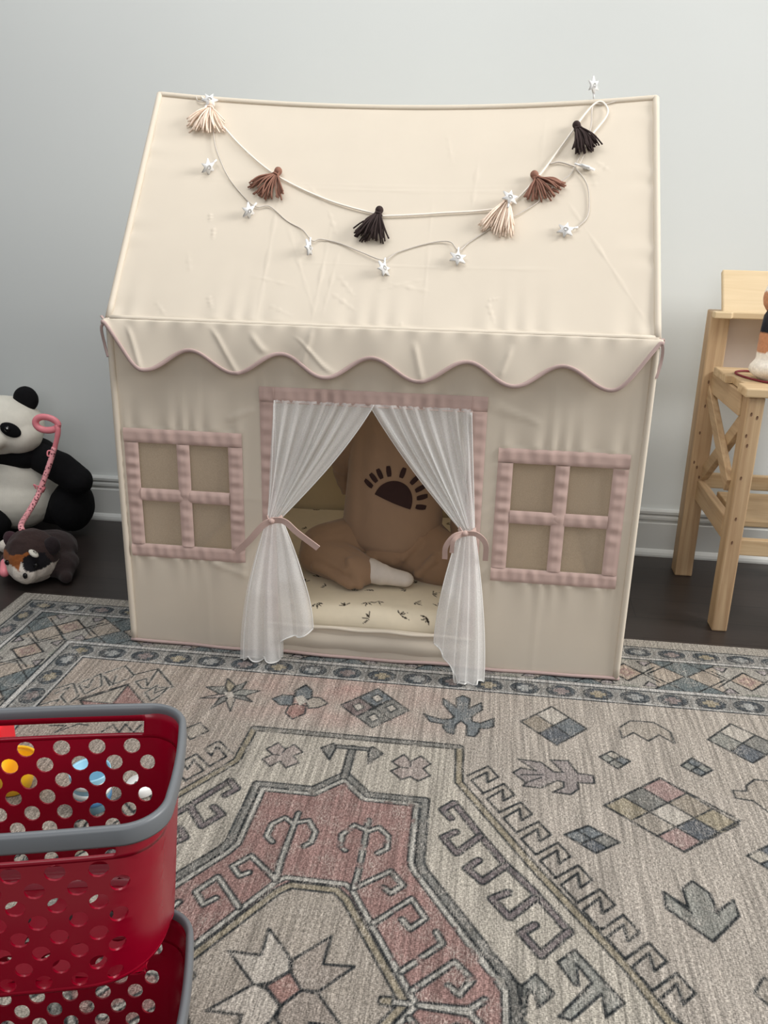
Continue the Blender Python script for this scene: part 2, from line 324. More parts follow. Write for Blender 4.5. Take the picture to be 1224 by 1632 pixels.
# ------------------------------------------------------------------ rug
PAL = dict(k=(40, 46, 50), c=(206, 198, 184), o=(166, 154, 128), g=(128, 128, 124), n=(152, 154, 147), r=(164, 122, 116), w=(206, 204, 194), t=(186, 176, 162), q=(216, 208, 196),
           d=(168, 156, 146), R=(168, 124, 116), v=(116, 104, 108), V=(120, 102, 102), p=(188, 172, 164), b=(108, 118, 124), B=(84, 92, 102), u=(164, 152, 136))
PAL['p2'] = (178, 144, 140); PAL['v2'] = (160, 150, 148)
for k_ in PAL:                                                          # faded dyes
    if k_ != 'k': PAL[k_] = tuple(int(.74*a+.26*b) for a, b in zip(PAL[k_], (168, 164, 157)))
RUG = """p c 0 0,627 218,627 222,511 364,289 491,105 535,21 585,0 -585,0 -535,21 -491,105 -364,289 -222,511 -218,627 0,627
s k 19 0,627 218,627 222,511 364,289 491,105 535,21 585,0
s k 19 0,627 -218,627 -222,511 -364,289 -491,105 -535,21 -585,0
s o 11 0,627 218,627 222,511 364,289 491,105 535,21 585,0
s o 11 0,627 -218,627 -222,511 -364,289 -491,105 -535,21 -585,0
s g 10 0,627 218,627
s g 10 0,627 -218,627
p t 0 237,533 278,571 298,539 277,518 276,551 246,520
p t 0 -237,533 -278,571 -298,539 -277,518 -276,551 -246,520
s k 5 237,533 278,571 298,539 277,518 276,551 246,520 271,482
s k 5 -237,533 -278,571 -298,539 -277,518 -276,551 -246,520 -271,482
p t 0 268,482 309,519 329,488 308,467 307,500 277,468
p t 0 -268,482 -309,519 -329,488 -308,467 -307,500 -277,468
s k 5 268,482 309,519 329,488 308,467 307,500 277,468 302,430
s k 5 -268,482 -309,519 -329,488 -308,467 -307,500 -277,468 -302,430
p t 0 299,431 340,468 360,437 340,415 338,449 308,417
p t 0 -299,431 -340,468 -360,437 -340,415 -338,449 -308,417
s k 5 299,431 340,468 360,437 340,415 338,449 308,417 333,379
s k 5 -299,431 -340,468 -360,437 -340,415 -338,449 -308,417 -333,379
p t 0 330,380 371,417 392,385 371,364 369,397 339,366
p t 0 -330,380 -371,417 -392,385 -371,364 -369,397 -339,366
s k 5 330,380 371,417 392,385 371,364 369,397 339,366 364,328
s k 5 -330,380 -371,417 -392,385 -371,364 -369,397 -339,366 -364,328
p t 0 362,328 403,366 423,334 402,313 401,346 370,315
p t 0 -362,328 -403,366 -423,334 -402,313 -401,346 -370,315
s k 5 362,328 403,366 423,334 402,313 401,346 370,315 396,277
s k 5 -362,328 -403,366 -423,334 -402,313 -401,346 -370,315 -396,277
p t 0 393,277 434,314 454,283 433,261 432,295 402,263
p t 0 -393,277 -434,314 -454,283 -433,261 -432,295 -402,263
s k 5 393,277 434,314 454,283 433,261 432,295 402,263 427,225
s k 5 -393,277 -434,314 -454,283 -433,261 -432,295 -402,263 -427,225
p t 0 424,226 465,263 485,232 464,210 463,244 433,212
p t 0 -424,226 -465,263 -485,232 -464,210 -463,244 -433,212
s k 5 424,226 465,263 485,232 464,210 463,244 433,212 458,174
s k 5 -424,226 -465,263 -485,232 -464,210 -463,244 -433,212 -458,174
p t 0 455,174 496,212 516,180 496,159 494,192 464,161
p t 0 -455,174 -496,212 -516,180 -496,159 -494,192 -464,161
s k 5 455,174 496,212 516,180 496,159 494,192 464,161 489,123
s k 5 -455,174 -496,212 -516,180 -496,159 -494,192 -464,161 -489,123
p t 0 486,123 527,161 548,129 527,108 525,141 495,110
p t 0 -486,123 -527,161 -548,129 -527,108 -525,141 -495,110
s k 5 486,123 527,161 548,129 527,108 525,141 495,110 520,72
s k 5 -486,123 -527,161 -548,129 -527,108 -525,141 -495,110 -520,72
p t 0 518,72 559,109 579,78 558,56 556,90 526,58
p t 0 -518,72 -559,109 -579,78 -558,56 -556,90 -526,58
s k 5 518,72 559,109 579,78 558,56 556,90 526,58 552,20
s k 5 -518,72 -559,109 -579,78 -558,56 -556,90 -526,58 -552,20
s k 20 4,496 52,445 162,445 166,279 175,260 319,57 325,0
s k 20 -4,496 -52,445 -162,445 -166,279 -175,260 -319,57 -325,0
s g 12 4,496 52,445 162,445 166,279 175,260 319,57 325,0
s g 12 -4,496 -52,445 -162,445 -166,279 -175,260 -319,57 -325,0
p r 0 0,481 48,431 147,431 151,277 162,254 310,41 311,-12 311,0 -311,0 -311,-12 -310,41 -162,254 -151,277 -147,431 -48,431 0,481
s k 15 0,481 48,431 147,431 151,277 162,254 310,41 311,-12 311,0
s k 15 0,481 -48,431 -147,431 -151,277 -162,254 -310,41 -311,-12 -311,0
s w 8 0,481 48,431 147,431 151,277 162,254 310,41 311,-12 311,0
s w 8 0,481 -48,431 -147,431 -151,277 -162,254 -310,41 -311,-12 -311,0
s k 19 0,496 0,590
s g 11 0,492 0,590
s k 14 -45,590 45,590
s g 7 -45,590 45,590
p g 0 -40,600 -64,580 -40,542 -34,582
s k 4.5 -40,600 -64,580 -40,542 -34,582 -40,600
p g 0 40,600 64,580 40,542 34,582
s k 4.5 40,600 64,580 40,542 34,582 40,600
p t 0 0,196 37,196 57,178 170,1 140,0 -140,0 -170,1 -57,178 -37,196 0,196
s k 18 0,196 37,196 57,178 170,1 140,0
s k 18 0,196 -37,196 -57,178 -170,1 -140,0
s o 10 0,196 37,196 57,178 170,1 140,0
s o 10 0,196 -37,196 -57,178 -170,1 -140,0
s k 13 0,211 50,211 63,200 187,-1 157,0
s k 13 0,211 -50,211 -63,200 -187,-1 -157,0
s w 7 0,211 50,211 63,200 187,-1 157,0
s w 7 0,211 -50,211 -63,200 -187,-1 -157,0
s k 14 65,373 67,247 65,207
s k 14 -65,373 -67,247 -65,207
s k 14 69,344 42,356 24,328 26,300 36,290
s k 14 -69,344 -42,356 -24,328 -26,300 -36,290
s k 14 69,344 86,357 105,337 107,305 93,291
s k 14 -69,344 -86,357 -105,337 -107,305 -93,291
s k 14 65,204 120,252 144,223 126,203 113,213
s k 14 -65,204 -120,252 -144,223 -126,203 -113,213
s k 14 108,137 161,196 186,158 165,134 150,150
s k 14 -108,137 -161,196 -186,158 -165,134 -150,150
s k 14 160,53 216,113 205,133
s k 14 -160,53 -216,113 -205,133
s k 14 179,23 236,81 263,54 245,26 229,38
s k 14 -179,23 -236,81 -263,54 -245,26 -229,38
s k 14 190,0 260,3 281,22
s k 14 -190,0 -260,3 -281,22
s k 14 260,3 269,-12
s k 14 -260,3 -269,-12
s w 6 65,373 67,247 65,207
s w 6 -65,373 -67,247 -65,207
s w 6 69,344 42,356 24,328 26,300 36,290
s w 6 -69,344 -42,356 -24,328 -26,300 -36,290
s w 6 69,344 86,357 105,337 107,305 93,291
s w 6 -69,344 -86,357 -105,337 -107,305 -93,291
s w 6 65,204 120,252 144,223 126,203 113,213
s w 6 -65,204 -120,252 -144,223 -126,203 -113,213
s w 6 108,137 161,196 186,158 165,134 150,150
s w 6 -108,137 -161,196 -186,158 -165,134 -150,150
s w 6 160,53 216,113 205,133
s w 6 -160,53 -216,113 -205,133
s w 6 179,23 236,81 263,54 245,26 229,38
s w 6 -179,23 -236,81 -263,54 -245,26 -229,38
s w 6 190,0 260,3 281,22
s w 6 -190,0 -260,3 -281,22
s w 6 260,3 269,-12
s w 6 -260,3 -269,-12
p q 0 -50,102 -8,56 0,31 -24,6 -45,-2 -98,51 -49,51 -50,102
s k 4.5 -50,102 -8,56 0,31 -24,6 -45,-2 -98,51 -49,51 -50,102 -50,102
p d 0 47,101 45,49 91,51 47,1 23,0 1,29 -1,50 47,101
s k 4.5 47,101 45,49 91,51 47,1 23,0 1,29 -1,50 47,101 47,101
p d 0 50,-102 8,-56 0,-31 24,-6 45,2 98,-51 49,-51 50,-102
s k 4.5 50,-102 8,-56 0,-31 24,-6 45,2 98,-51 49,-51 50,-102
p c 0 -47,-101 -45,-49 -91,-51 -47,-1 -23,0 -1,-29 1,-50 -47,-101
s k 4.5 -47,-101 -45,-49 -91,-51 -47,-1 -23,0 -1,-29 1,-50 -47,-101
p R 0 0,29 23,0 -2,-27 -28,0
s k 4.5 0,29 23,0 -2,-27 -28,0 0,29
s k 17 216,446 268,362 313,294 355,244 408,165
s k 17 -216,446 -268,362 -313,294 -355,244 -408,165
s v 9 216,446 268,362 313,294 355,244 408,165
s v 9 -216,446 -268,362 -313,294 -355,244 -408,165
s k 17 216,446 196,424 212,402
s k 17 -216,446 -196,424 -212,402
s v 9 216,446 196,424 212,402
s v 9 -216,446 -196,424 -212,402
s k 17 267,362 227,312 202,348 223,366
s k 17 -267,362 -227,312 -202,348 -223,366
s v 9 267,362 227,312 202,348 223,366
s v 9 -267,362 -227,312 -202,348 -223,366
s k 17 313,296 273,251 246,278 265,300
s k 17 -313,296 -273,251 -246,278 -265,300
s v 9 313,296 273,251 246,278 265,300
s v 9 -313,296 -273,251 -246,278 -265,300
s k 17 357,226 317,180 289,215 315,233
s k 17 -357,226 -317,180 -289,215 -315,233
s v 9 357,226 317,180 289,215 315,233
s v 9 -357,226 -317,180 -289,215 -315,233
s k 17 408,165 363,113 335,151 356,170
s k 17 -408,165 -363,113 -335,151 -356,170
s v 9 408,165 363,113 335,151 356,170
s v 9 -408,165 -363,113 -335,151 -356,170
p n 0 414,131 476,46 448,19 446,57 400,7 383,10 434,74 414,105 415,67 409,66 387,103
p n 0 -414,131 -476,46 -448,19 -446,57 -400,7 -383,10 -434,74 -414,105 -415,67 -409,66 -387,103
s k 4.5 414,131 476,46 448,19 446,57 400,7 383,10 434,74 414,105 415,67 409,66 387,103 414,131
s k 4.5 -414,131 -476,46 -448,19 -446,57 -400,7 -383,10 -434,74 -414,105 -415,67 -409,66 -387,103 -414,131
p n 0 332,7 334,54 354,77 379,47 356,21 352,41 342,50 338,7
p n 0 -332,7 -334,54 -354,77 -379,47 -356,21 -352,41 -342,50 -338,7
s k 4.5 332,7 334,54 354,77 379,47 356,21 352,41 342,50 338,7 332,7
s k 4.5 -332,7 -334,54 -354,77 -379,47 -356,21 -352,41 -342,50 -338,7 -332,7
s k 4.5 320,63 333,54
s k 4.5 -320,63 -333,54
p p 0 107,584 123,562 142,584 163,561 150,543 165,522 143,501 127,513 111,501 87,525 102,540 86,556
s k 4 107,584 123,562 142,584 163,561 150,543 165,522 143,501 127,513 111,501 87,525 102,540 86,556 107,584
s k 3 123,562 124,545
s k 3 102,540 119,540
p p 0 -155,583 -135,564 -121,583 -98,559 -114,543 -97,524 -120,502 -136,523 -152,502 -173,523 -156,542 -174,558
s k 4 -155,583 -135,564 -121,583 -98,559 -114,543 -97,524 -120,502 -136,523 -152,502 -173,523 -156,542 -174,558 -155,583
s k 3 -135,564 -138,551
s k 3 -156,542 -142,541
p b 0 172,811 182,805 204,779 202,819 216,832 233,821 232,780 259,808 262,779 239,746 241,728 258,724 288,748 288,717 275,706 257,703 255,688 248,671 231,672 230,710 217,727 206,710 204,673 189,677 180,693 179,708 150,713 134,742 148,734 176,726 195,730 201,740 174,787
s k 4 172,811 182,805 204,779 202,819 216,832 233,821 232,780 259,808 262,779 239,746 241,728 258,724 288,748 288,717 275,706 257,703 255,688 248,671 231,672 230,710 217,727 206,710 204,673 189,677 180,693 179,708 150,713 134,742 148,734 176,726 195,730 201,740 174,787 172,811
p b 0 -156,808 -148,820 -129,799 -124,769 -144,752 -162,766 -166,793
s k 4 -156,808 -148,820 -129,799 -124,769 -144,752 -162,766 -166,793 -156,808
p b 0 -210,748 -191,768 -164,769 -160,729 -186,725
s k 4 -210,748 -191,768 -164,769 -160,729 -186,725 -210,748
p R 0 -153,737 -129,731 -124,700 -146,674 -167,696 -166,725
s k 4 -153,737 -129,731 -124,700 -146,674 -167,696 -166,725 -153,737
p t 0 -124,769 -104,770 -82,749 -100,729 -121,722 -133,750
s k 4 -124,769 -104,770 -82,749 -100,729 -121,722 -133,750 -124,769
p b 0 -165,789 -147,817 -129,799 -123,765 -141,756 -160,766
s k 4 -165,789 -147,817 -129,799 -123,765 -141,756 -160,766 -165,789
p q 0 -161,762 -145,775 -129,751 -142,729
p g 0 -53,747 20,831 101,749 29,669
s k 4 -53,747 20,831 101,749 29,669 -53,747
p V 0 -53,747 -17,786 24,753 -11,705
s k 4 -53,747 -17,786 24,753 -11,705 -53,747
p b 0 -17,786 20,831 58,792 24,753
s k 4 -17,786 20,831 58,792 24,753 -17,786
s k 4 -17,786 66,705
s k 4 -11,705 58,788
p q 0 11,791 23,807 38,788 25,771
s k 3.5 11,791 23,807 38,788 25,771 11,791
p q 0 -25,748 -13,763 1,746 -12,729
s k 3.5 -25,748 -13,763 1,746 -12,729 -25,748
p q 0 48,754 61,769 74,751 61,735
s k 3.5 48,754 61,769 74,751 61,735 48,754
p q 0 14,709 26,724 40,707 27,692
s k 3.5 14,709 26,724 40,707 27,692 14,709
p u 0 346,745 380,780 417,741 383,705
p q 0 416,817 452,778 417,741 380,780
p b 0 487,740 452,703 417,741 452,778
p B 0 419,667 383,705 417,741 452,703
s k 4 380,780 452,703
s k 4 383,705 452,778
s k 4.5 346,745 416,817 487,740 419,667 346,745
p n 0 739,739 770,774 810,737 776,702
p q 0 803,810 845,773 810,737 770,774
p g 0 885,737 848,701 810,737 845,773
p B 0 812,667 776,702 810,737 848,701
s k 4 770,774 848,701
s k 4 776,702 845,773
s k 4.5 739,739 803,810 885,737 812,667 739,739
p n 0 503,639 517,651 533,635 519,621
p c 0 530,664 547,649 533,635 517,651
p b 0 564,634 549,619 533,635 547,649
p n 0 535,603 519,621 533,635 549,619
s k 4 517,651 549,619
s k 4 519,621 547,649
s k 4.5 503,639 530,664 564,634 535,603 503,639
p n 0 664,634 678,650 695,634 681,620
p b 0 692,666 709,648 695,634 678,650
p n 0 725,630 711,618 695,634 709,648
p b 0 697,605 681,620 695,634 711,618
s k 4 678,650 711,618
s k 4 681,620 709,648
s k 4.5 664,634 692,666 725,630 697,605 664,634
p b 0 416,389 438,404 464,385 442,369
p b 0 461,420 487,401 464,385 438,404
p g 0 512,384 489,366 464,385 487,401
p B 0 467,349 442,369 464,385 489,366
s k 4 438,404 489,366
s k 4 442,369 487,401
s k 4.5 416,389 461,420 512,384 467,349 416,389
p c 0 728,383 754,402 773,383 746,365
p B 0 781,421 801,400 773,383 754,402
p b 0 821,380 792,364 773,383 801,400
p b 0 763,348 746,365 773,383 792,364
s k 4 754,402 792,364
s k 4 746,365 801,400
s k 4.5 728,383 781,421 821,380 763,348 728,383
p o 0 496,483 534,516 578,477 540,446
s k 3.5 496,483 534,516 578,477 540,446 496,483
p g 0 534,516 574,550 617,510 578,477
s k 3.5 534,516 574,550 617,510 578,477 534,516
p p2 0 574,550 615,586 658,544 617,510
s k 3.5 574,550 615,586 658,544 617,510 574,550
p t 0 540,446 578,477 619,441 581,410
s k 3.5 540,446 578,477 619,441 581,410 540,446
p q 0 578,477 617,510 658,472 619,441
s k 3.5 578,477 617,510 658,472 619,441 578,477
p u 0 617,510 658,544 698,505 658,472
s k 3.5 617,510 658,544 698,505 658,472 617,510
p p2 0 581,410 619,441 659,406 621,376
s k 3.5 581,410 619,441 659,406 621,376 581,410
p B 0 619,441 658,472 697,436 659,406
s k 3.5 619,441 658,472 697,436 659,406 619,441
p o 0 658,472 698,505 737,467 697,436
s k 3.5 658,472 698,505 737,467 697,436 658,472
s k 5 496,483 615,586 740,478 621,376 496,483
p t 0 557,755 585,787 634,789 665,757 666,713 639,741 612,713 585,741 558,713
s k 4 557,755 585,787 634,789 665,757 666,713 639,741 612,713 585,741 558,713 557,755
p v2 0 338,605 384,601 407,573 426,574 403,612 438,615 454,576 485,573 484,548 451,545 452,526 436,506 402,508 424,526 425,543 412,546 380,517 346,518 351,529 327,558 343,576 373,571
s k 4 338,605 384,601 407,573 426,574 403,612 438,615 454,576 485,573 484,548 451,545 452,526 436,506 402,508 424,526 425,543 412,546 380,517 346,518 351,529 327,558 343,576 373,571 338,605
s k 3 351,529 382,551
s k 3 342,553 385,560
p n 0 568,273 567,236 602,202 626,178 679,238 678,271 646,241 643,281 621,305 601,286 602,244
s k 5 568,273 567,236 602,202 626,178 679,238 678,271 646,241 643,281 621,305 601,286 602,244 568,273
s k 4 582,258 605,233
s k 4 644,241 647,235
p t 0 749,568 774,569 779,587 800,610 828,610 844,563 800,510 780,541 749,544
s k 4 749,568 774,569 779,587 800,610 828,610 844,563 800,510 780,541 749,544 749,568
p t 0 664,91 684,120 696,113 694,76 677,73
s k 4 664,91 684,120 696,113 694,76 677,73 664,91
p o 0 -311,751 -330,783 -335,818 -308,790
s k 3.5 -311,751 -330,783 -335,818 -308,790 -311,751
p g 0 -311,751 -304,791 -286,812 -289,776
s k 3.5 -311,751 -304,791 -286,812 -289,776 -311,751
p n 0 -311,751 -289,776 -246,776 -274,750
s k 3.5 -311,751 -289,776 -246,776 -274,750 -311,751
p g 0 -311,751 -274,750 -250,728 -292,737
s k 3.5 -311,751 -274,750 -250,728 -292,737 -311,751
p t 0 -311,751 -292,737 -287,682 -310,724
s k 3.5 -311,751 -292,737 -287,682 -310,724 -311,751
p g 0 -311,751 -310,724 -333,684 -327,732
s k 3.5 -311,751 -310,724 -333,684 -327,732 -311,751
p p 0 -311,751 -327,732 -370,724 -332,748
s k 3.5 -311,751 -327,732 -370,724 -332,748 -311,751
p g 0 -311,751 -332,748 -372,773 -330,783
s k 3.5 -311,751 -332,748 -372,773 -330,783 -311,751
p q 0 -324,756 -307,762 -296,743 -310,736
p t 0 -366,596 -338,630 -310,602 -337,565
s k 4 -366,596 -338,630 -310,602 -337,565 -366,596
p r 0 -629,672 -552,753 -477,674 -549,649 -595,634
s k 4 -629,672 -552,753 -477,674 -549,649 -595,634 -629,672
p t 0 -629,672 -552,753 -554,671
s k 4 -629,672 -552,753 -554,671 -629,672
s k 4 -554,671 -481,674
s k 4 -554,671 -551,645
s q 9 -707,710 -677,739 -640,687 -649,652 -678,680 -679,721 -696,691
s k 4 -707,710 -677,739 -640,687 -649,652 -678,680 -679,721 -696,691
s q 9 -665,738 -634,790 -609,740 -631,698 -665,738 -636,725 -642,763
s k 4 -665,738 -634,790 -609,740 -631,698 -665,738 -636,725 -642,763
s q 9 -626,795 -593,835 -555,796 -558,785 -591,743 -622,781 -587,751 -595,786
s k 4 -626,795 -593,835 -555,796 -558,785 -591,743 -622,781 -587,751 -595,786
s q 9 -540,769 -521,787 -507,757 -510,834 -446,760 -514,742 -540,769
s k 4 -540,769 -521,787 -507,757 -510,834 -446,760 -514,742 -540,769
s q 9 -500,727 -485,761 -478,727 -456,758 -464,716 -474,694 -500,727
s k 4 -500,727 -485,761 -478,727 -456,758 -464,716 -474,694 -500,727
s q 9 -708,639 -677,667 -673,629 -642,647 -616,638
s k 4 -708,639 -677,667 -673,629 -642,647 -616,638
s k 4 -555,800 -512,833 -446,760
s k 4 -637,674 -552,757
s k 4 -646,568 -613,573 -623,545 -590,583 -568,581
s k 4 -530,560 -517,592 -492,566 -492,599 -463,571 -458,601"""
def build_rug():
    HX, HX2, HY = 1.041, 1.66, 1.187; dx = 2.4
    nx = int((HX+HX2)*1000/dx)+1; ny = int(HY*1000/dx)+1
    x = -HX*1000+dx*np.arange(nx); y = dx*np.arange(ny); X, Y = np.meshgrid(x, y)
    C = np.zeros((ny, nx, 3)); C[:] = (190, 181, 170)
    # field tints: browner and rosier towards one side, as woven
    tn = 1/(1+np.exp((X+210+60*np.sin(Y/90.))/70.)); C += (np.array([176, 162, 150])-C)*(tn*.75)[..., None]
    rose = np.exp(-((X+60)/230)**2)*np.clip((Y-640)/60, 0, 1)*(.6+.4*np.sin(X/31.)*np.sin(Y/23.+1)); C += (np.array([192, 146, 138])-C)*(np.clip(rose, 0, 1)*.6)[..., None]
    ops = []
    for ln in RUG.strip().split('\n'):
        a = ln.split(); ops.append((a[0], a[1], float(a[2]), [tuple(map(float, p.split(','))) for p in a[3:]]))
    G = np.stack([X, Y], -1)/1000.
    nw = sn(G, 150, 21, 3)+.5*sn(G, 14, 22, 2)+.35*(X < 60)*(Y > 450)
    raster(C, x[0], 0.0, dx, ops, PAL, np.clip(1.25-np.clip((nw-.75)*1.1, 0, 1), .25, 1))
    # cream field inside the hexagon carries a faint stripe too: handled by the material. Border:
    dX = np.minimum(HX*1000+X, HX2*1000-X); dY = HY*1000-Y; side = dX < dY; D = np.where(side, dX, dY)
    Sx = np.where(side, Y+np.where(X < 0, 20, -30), X)
    B = np.zeros_like(C); dark = np.array(PAL['k'], float)
    def put(mask, c): B[mask] = np.array(c, float)
    put(D < 400, (180, 174, 164))                                       # plain outer selvedge
    put((D > 43) & (D < 335), (186, 184, 178))
    def guard(d0, d1, per, ph):
        t = (D-(d0+d1)/2)/((d1-d0)/2); s = ((Sx-ph+per/2) % per)-per/2; mid = (D > d0) & (D < d1); kk = np.floor((Sx-ph+per/2)/per)
        e = (np.abs(s)/34.)**2.2+np.abs(t/.86)**2.2
        put(mid, (166, 166, 162))
        put(mid & (e < 1), (84, 92, 98)); put(mid & (e < 1) & (e > .82), (70, 76, 80))
        cr_ = (np.abs(s)/9 < 1) & (np.abs(t) < .5) | (np.abs(s) < 18) & (np.abs(t) < .2)
        co = np.where((kk % 3 == 0)[..., None], np.array([164, 154, 132.]), np.where((kk % 3 == 1)[..., None], np.array([168, 170, 168.]), np.array([150, 138, 136.])))
        mk_ = mid & cr_; B[mk_] = co[mk_]
        put(mid & (np.abs(s) < 24) & (np.abs(t) < .66) & ((np.abs(s) > 19) | (np.abs(t) > .56)) & (e < .8), (66, 72, 78))
        x_ = per/2-np.abs(s); put(mid & (np.abs(x_-np.abs(t)*11) < 3.4), (150, 148, 144))
    guard(47, 96, 84, 60); guard(268, 326, 84, 22)
    t = D-181; s = ((Sx-604+142) % 284)-142; sa = np.abs(s); ta = np.abs(t); mid = (D > 112) & (D < 250)
    put(mid, (176, 172, 164))
    bow = 142-sa; inb = mid & (bow < ta*1.15+3)
    put(mid & (bow < 78) & ~inb, (186, 174, 160)); put(inb, (116, 126, 128)); put(mid & (np.abs(bow-ta*1.15-3) < 3), dark)
    hexl = mid & (np.abs((bow-26)-(70-ta)*1.1+12) < 3.2); put(hexl, dark)
    dm = sa/40+ta/42
    put(mid & (dm < 1), (190, 172, 156)); put(mid & (dm < .55), (172, 146, 138)); put(mid & (dm < .25), (196, 176, 160)); put(mid & (np.abs(dm-1) < .1), dark)
    tr = mid & (sa > 30) & (sa < 74) & (ta > 36) & (ta < 62) & (sa-30 > (62-ta)*.6) & (74-sa > (62-ta)*.9)
    edge = tr & ((ta < 40) | (ta > 58) | (sa-30 < (62-ta)*.6+5) | (74-sa < (62-ta)*.9+5)); put(tr, (172, 164, 164)); put(edge, dark)
    put(mid & (np.abs(sa-40-ta*.9) < 3) & (ta < 40), dark)
    put(mid & (sa < 26) & (ta > 60) & (sa < (ta-52)*1.6), (150, 152, 142))
    for a, b in ((42, 47), (96, 99), (109, 113), (249, 253), (265, 269), (327, 332)): put((D > a) & (D < b), (52, 60, 66))
    for a, b in ((99, 109), (253, 265), (322, 327)): put((D > a) & (D < b), (204, 202, 198))
    m_ = D < 332; C[m_] = B[m_]
    yy = np.concatenate([-y[84::6][::-1], -y[1:84][::-1], y]); idx = np.abs(np.round(yy/dx)).astype(int)
    nyy = len(yy); Cc = C[idx]
    Vx, Vy = np.meshgrid(x/1000+.624, yy/1000-.962)
    V = np.stack([Vx, Vy, np.zeros_like(Vx)], -1)
    # soft waviness of the selvedge
    n = nyy*nx; J, I = np.meshgrid(np.arange(nyy-1), np.arange(nx-1), indexing='ij')
    F = np.stack([J*nx+I, J*nx+I+1, (J+1)*nx+I+1, (J+1)*nx+I], -1).reshape(-1, 4)
    ring = np.concatenate([np.arange(nx), np.arange(1, nyy)*nx+nx-1, (nyy-1)*nx+np.arange(nx-2, -1, -1), np.arange(nyy-2, 0, -1)*nx])
    Vf = V.reshape(-1, 3); Vb = Vf[ring].copy(); Vb[:, 2] = FZ+.0002
    kk = len(ring); a = np.arange(kk); b = (a+1) % kk
    Fs = np.stack([ring[a], n+a, n+b, ring[b]], -1)
    Cf = np.concatenate([Cc.reshape(-1, 3), np.full((kk, 3), 150.)])
    o = mk('area_rug', np.concatenate([Vf, Vb]), np.concatenate([F, Fs]), M['rug'], None, False, Cf)
    tag(o, 'faded cream, grey and rose patterned area rug with a geometric medallion on the dark floor', 'rug')
build_rug()

# ------------------------------------------------------------------ play tent
W_, HE, HR, DP = 1.2, .807, 1.307, .792
tent = thing('play_tent', 'cream fabric playhouse tent with pink trimmed windows and a scalloped eave', 'play tent')
def cuts(lo, hi, step, marks):
    b = sorted(set([lo, hi]+[m for m in marks if lo < m < hi])); out = []
    for p, q in zip(b[:-1], b[1:]):
        n = max(1, int(math.ceil((q-p)/step))); out += [p+(q-p)*i/n for i in range(n)]
    return np.array(out+[hi])
WINS = ((.016, .300), (.886, 1.172)); WZ = (.235, .556); DOOR = (.378, .822, .080, .634); FB = .034
def front_y(x, z):
    y = .0016*sn(np.stack([x*1.0, z], -1), 9, 5, 2)
    for a, b in WINS:                                                  # gathered puckers above and below the windows
        s = np.clip((x-a+.01)/.02, 0, 1)*np.clip((b+.01-x)/.02, 0, 1)
        g = .0034*np.sin(x*150+2*np.sin(x*37))*s
        y = y+g*np.exp(-np.clip(z-WZ[1], 0, 1)/.035)*(z > WZ[1]-.0)+g*np.exp(-np.clip(WZ[0]-z, 0, 1)/.03)*(z < WZ[0])
    s = np.clip((x-.33)/.02, 0, 1)*np.clip((.87-x)/.02, 0, 1); y = y+.0018*np.sin(x*120)*s*np.exp(-np.clip(z-.67, 0, 1)/.03)*(z > .67)
    for (x0, z0, x1, z1) in ((.26, .585, .335, .615), (.86, .66, .98, .61), (.86, .645, .93, .625), (.20, .235, .31, .20)):
        L = np.hypot(x1-x0, z1-z0); t = ((x-x0)*(x1-x0)+(z-z0)*(z1-z0))/L/L; d = np.abs((x-x0)*(z1-z0)-(z-z0)*(x1-x0))/L
        y = y-.003*np.exp(-(d/.005)**2)*np.clip(t*6, 0, 1)*np.clip((1-t)*6, 0, 1)
    for x0 in (.20, 1.0): y = y-.0012*np.exp(-((x-x0)/.004)**2)         # pressed fold lines
    y = y-.0012*np.exp(-((z-.40)/.004)**2)*(np.abs(x-.6) > .25)
    return y
def front_panel():
    xs = cuts(0, W_, .0065, [a for w_ in WINS for a in (w_[0]+FB, w_[1]-FB)]+[DOOR[0], DOOR[1]])
    zs = cuts(0.001, HE, .0075, [WZ[0]+FB, WZ[1]-FB, DOOR[2], DOOR[3]])
    X, Z = np.meshgrid(xs, zs, indexing='ij'); V = np.stack([X, front_y(X, Z), Z], -1).reshape(-1, 3)
    F = gridF(len(xs), len(zs)); c = V[F].mean(1); x, z = c[:, 0], c[:, 2]
    keep = ~((x > DOOR[0]) & (x < DOOR[1]) & (z > DOOR[2]) & (z < DOOR[3]))
    for a, b in WINS: keep &= ~((x > a+FB) & (x < b-FB) & (z > WZ[0]+FB) & (z < WZ[1]-FB))
    mk('front_panel', V, F[keep], M['canvas'], tent)
front_panel()
def strip(x0, x1, z0, z1, horiz, amp=.002, seed=0):
    nu, nv = max(3, int((x1-x0)/.0045)), max(3, int((z1-z0)/.0045))
    X, Z = np.meshgrid(np.linspace(x0, x1, nu), np.linspace(z0, z1, nv), indexing='ij'); s = X if horiz else Z; q = (Z-z0)/(z1-z0) if horiz else (X-x0)/(x1-x0)
    r = np.random.default_rng(seed); f = 110+60*r.random()
    yy = amp*(np.sin(s*f+3*np.sin(s*23+seed)+1.2*(q-.5)*np.sin(s*40))*.7+.6*np.sin(s*f*1.7+seed))*np.sin(np.clip(q, 0, 1)*PI)**.5
    Y = front_y(X, Z)*.5-.0042+yy*.8
    e = np.minimum(q, 1-q); Y = Y+.003*(e < .03)
    return np.stack([X, Y, Z], -1).reshape(-1, 3), gridF(nu, nv)
def edge_line(pts, r=.0011):
    return tube(np.array(pts), r, 5)
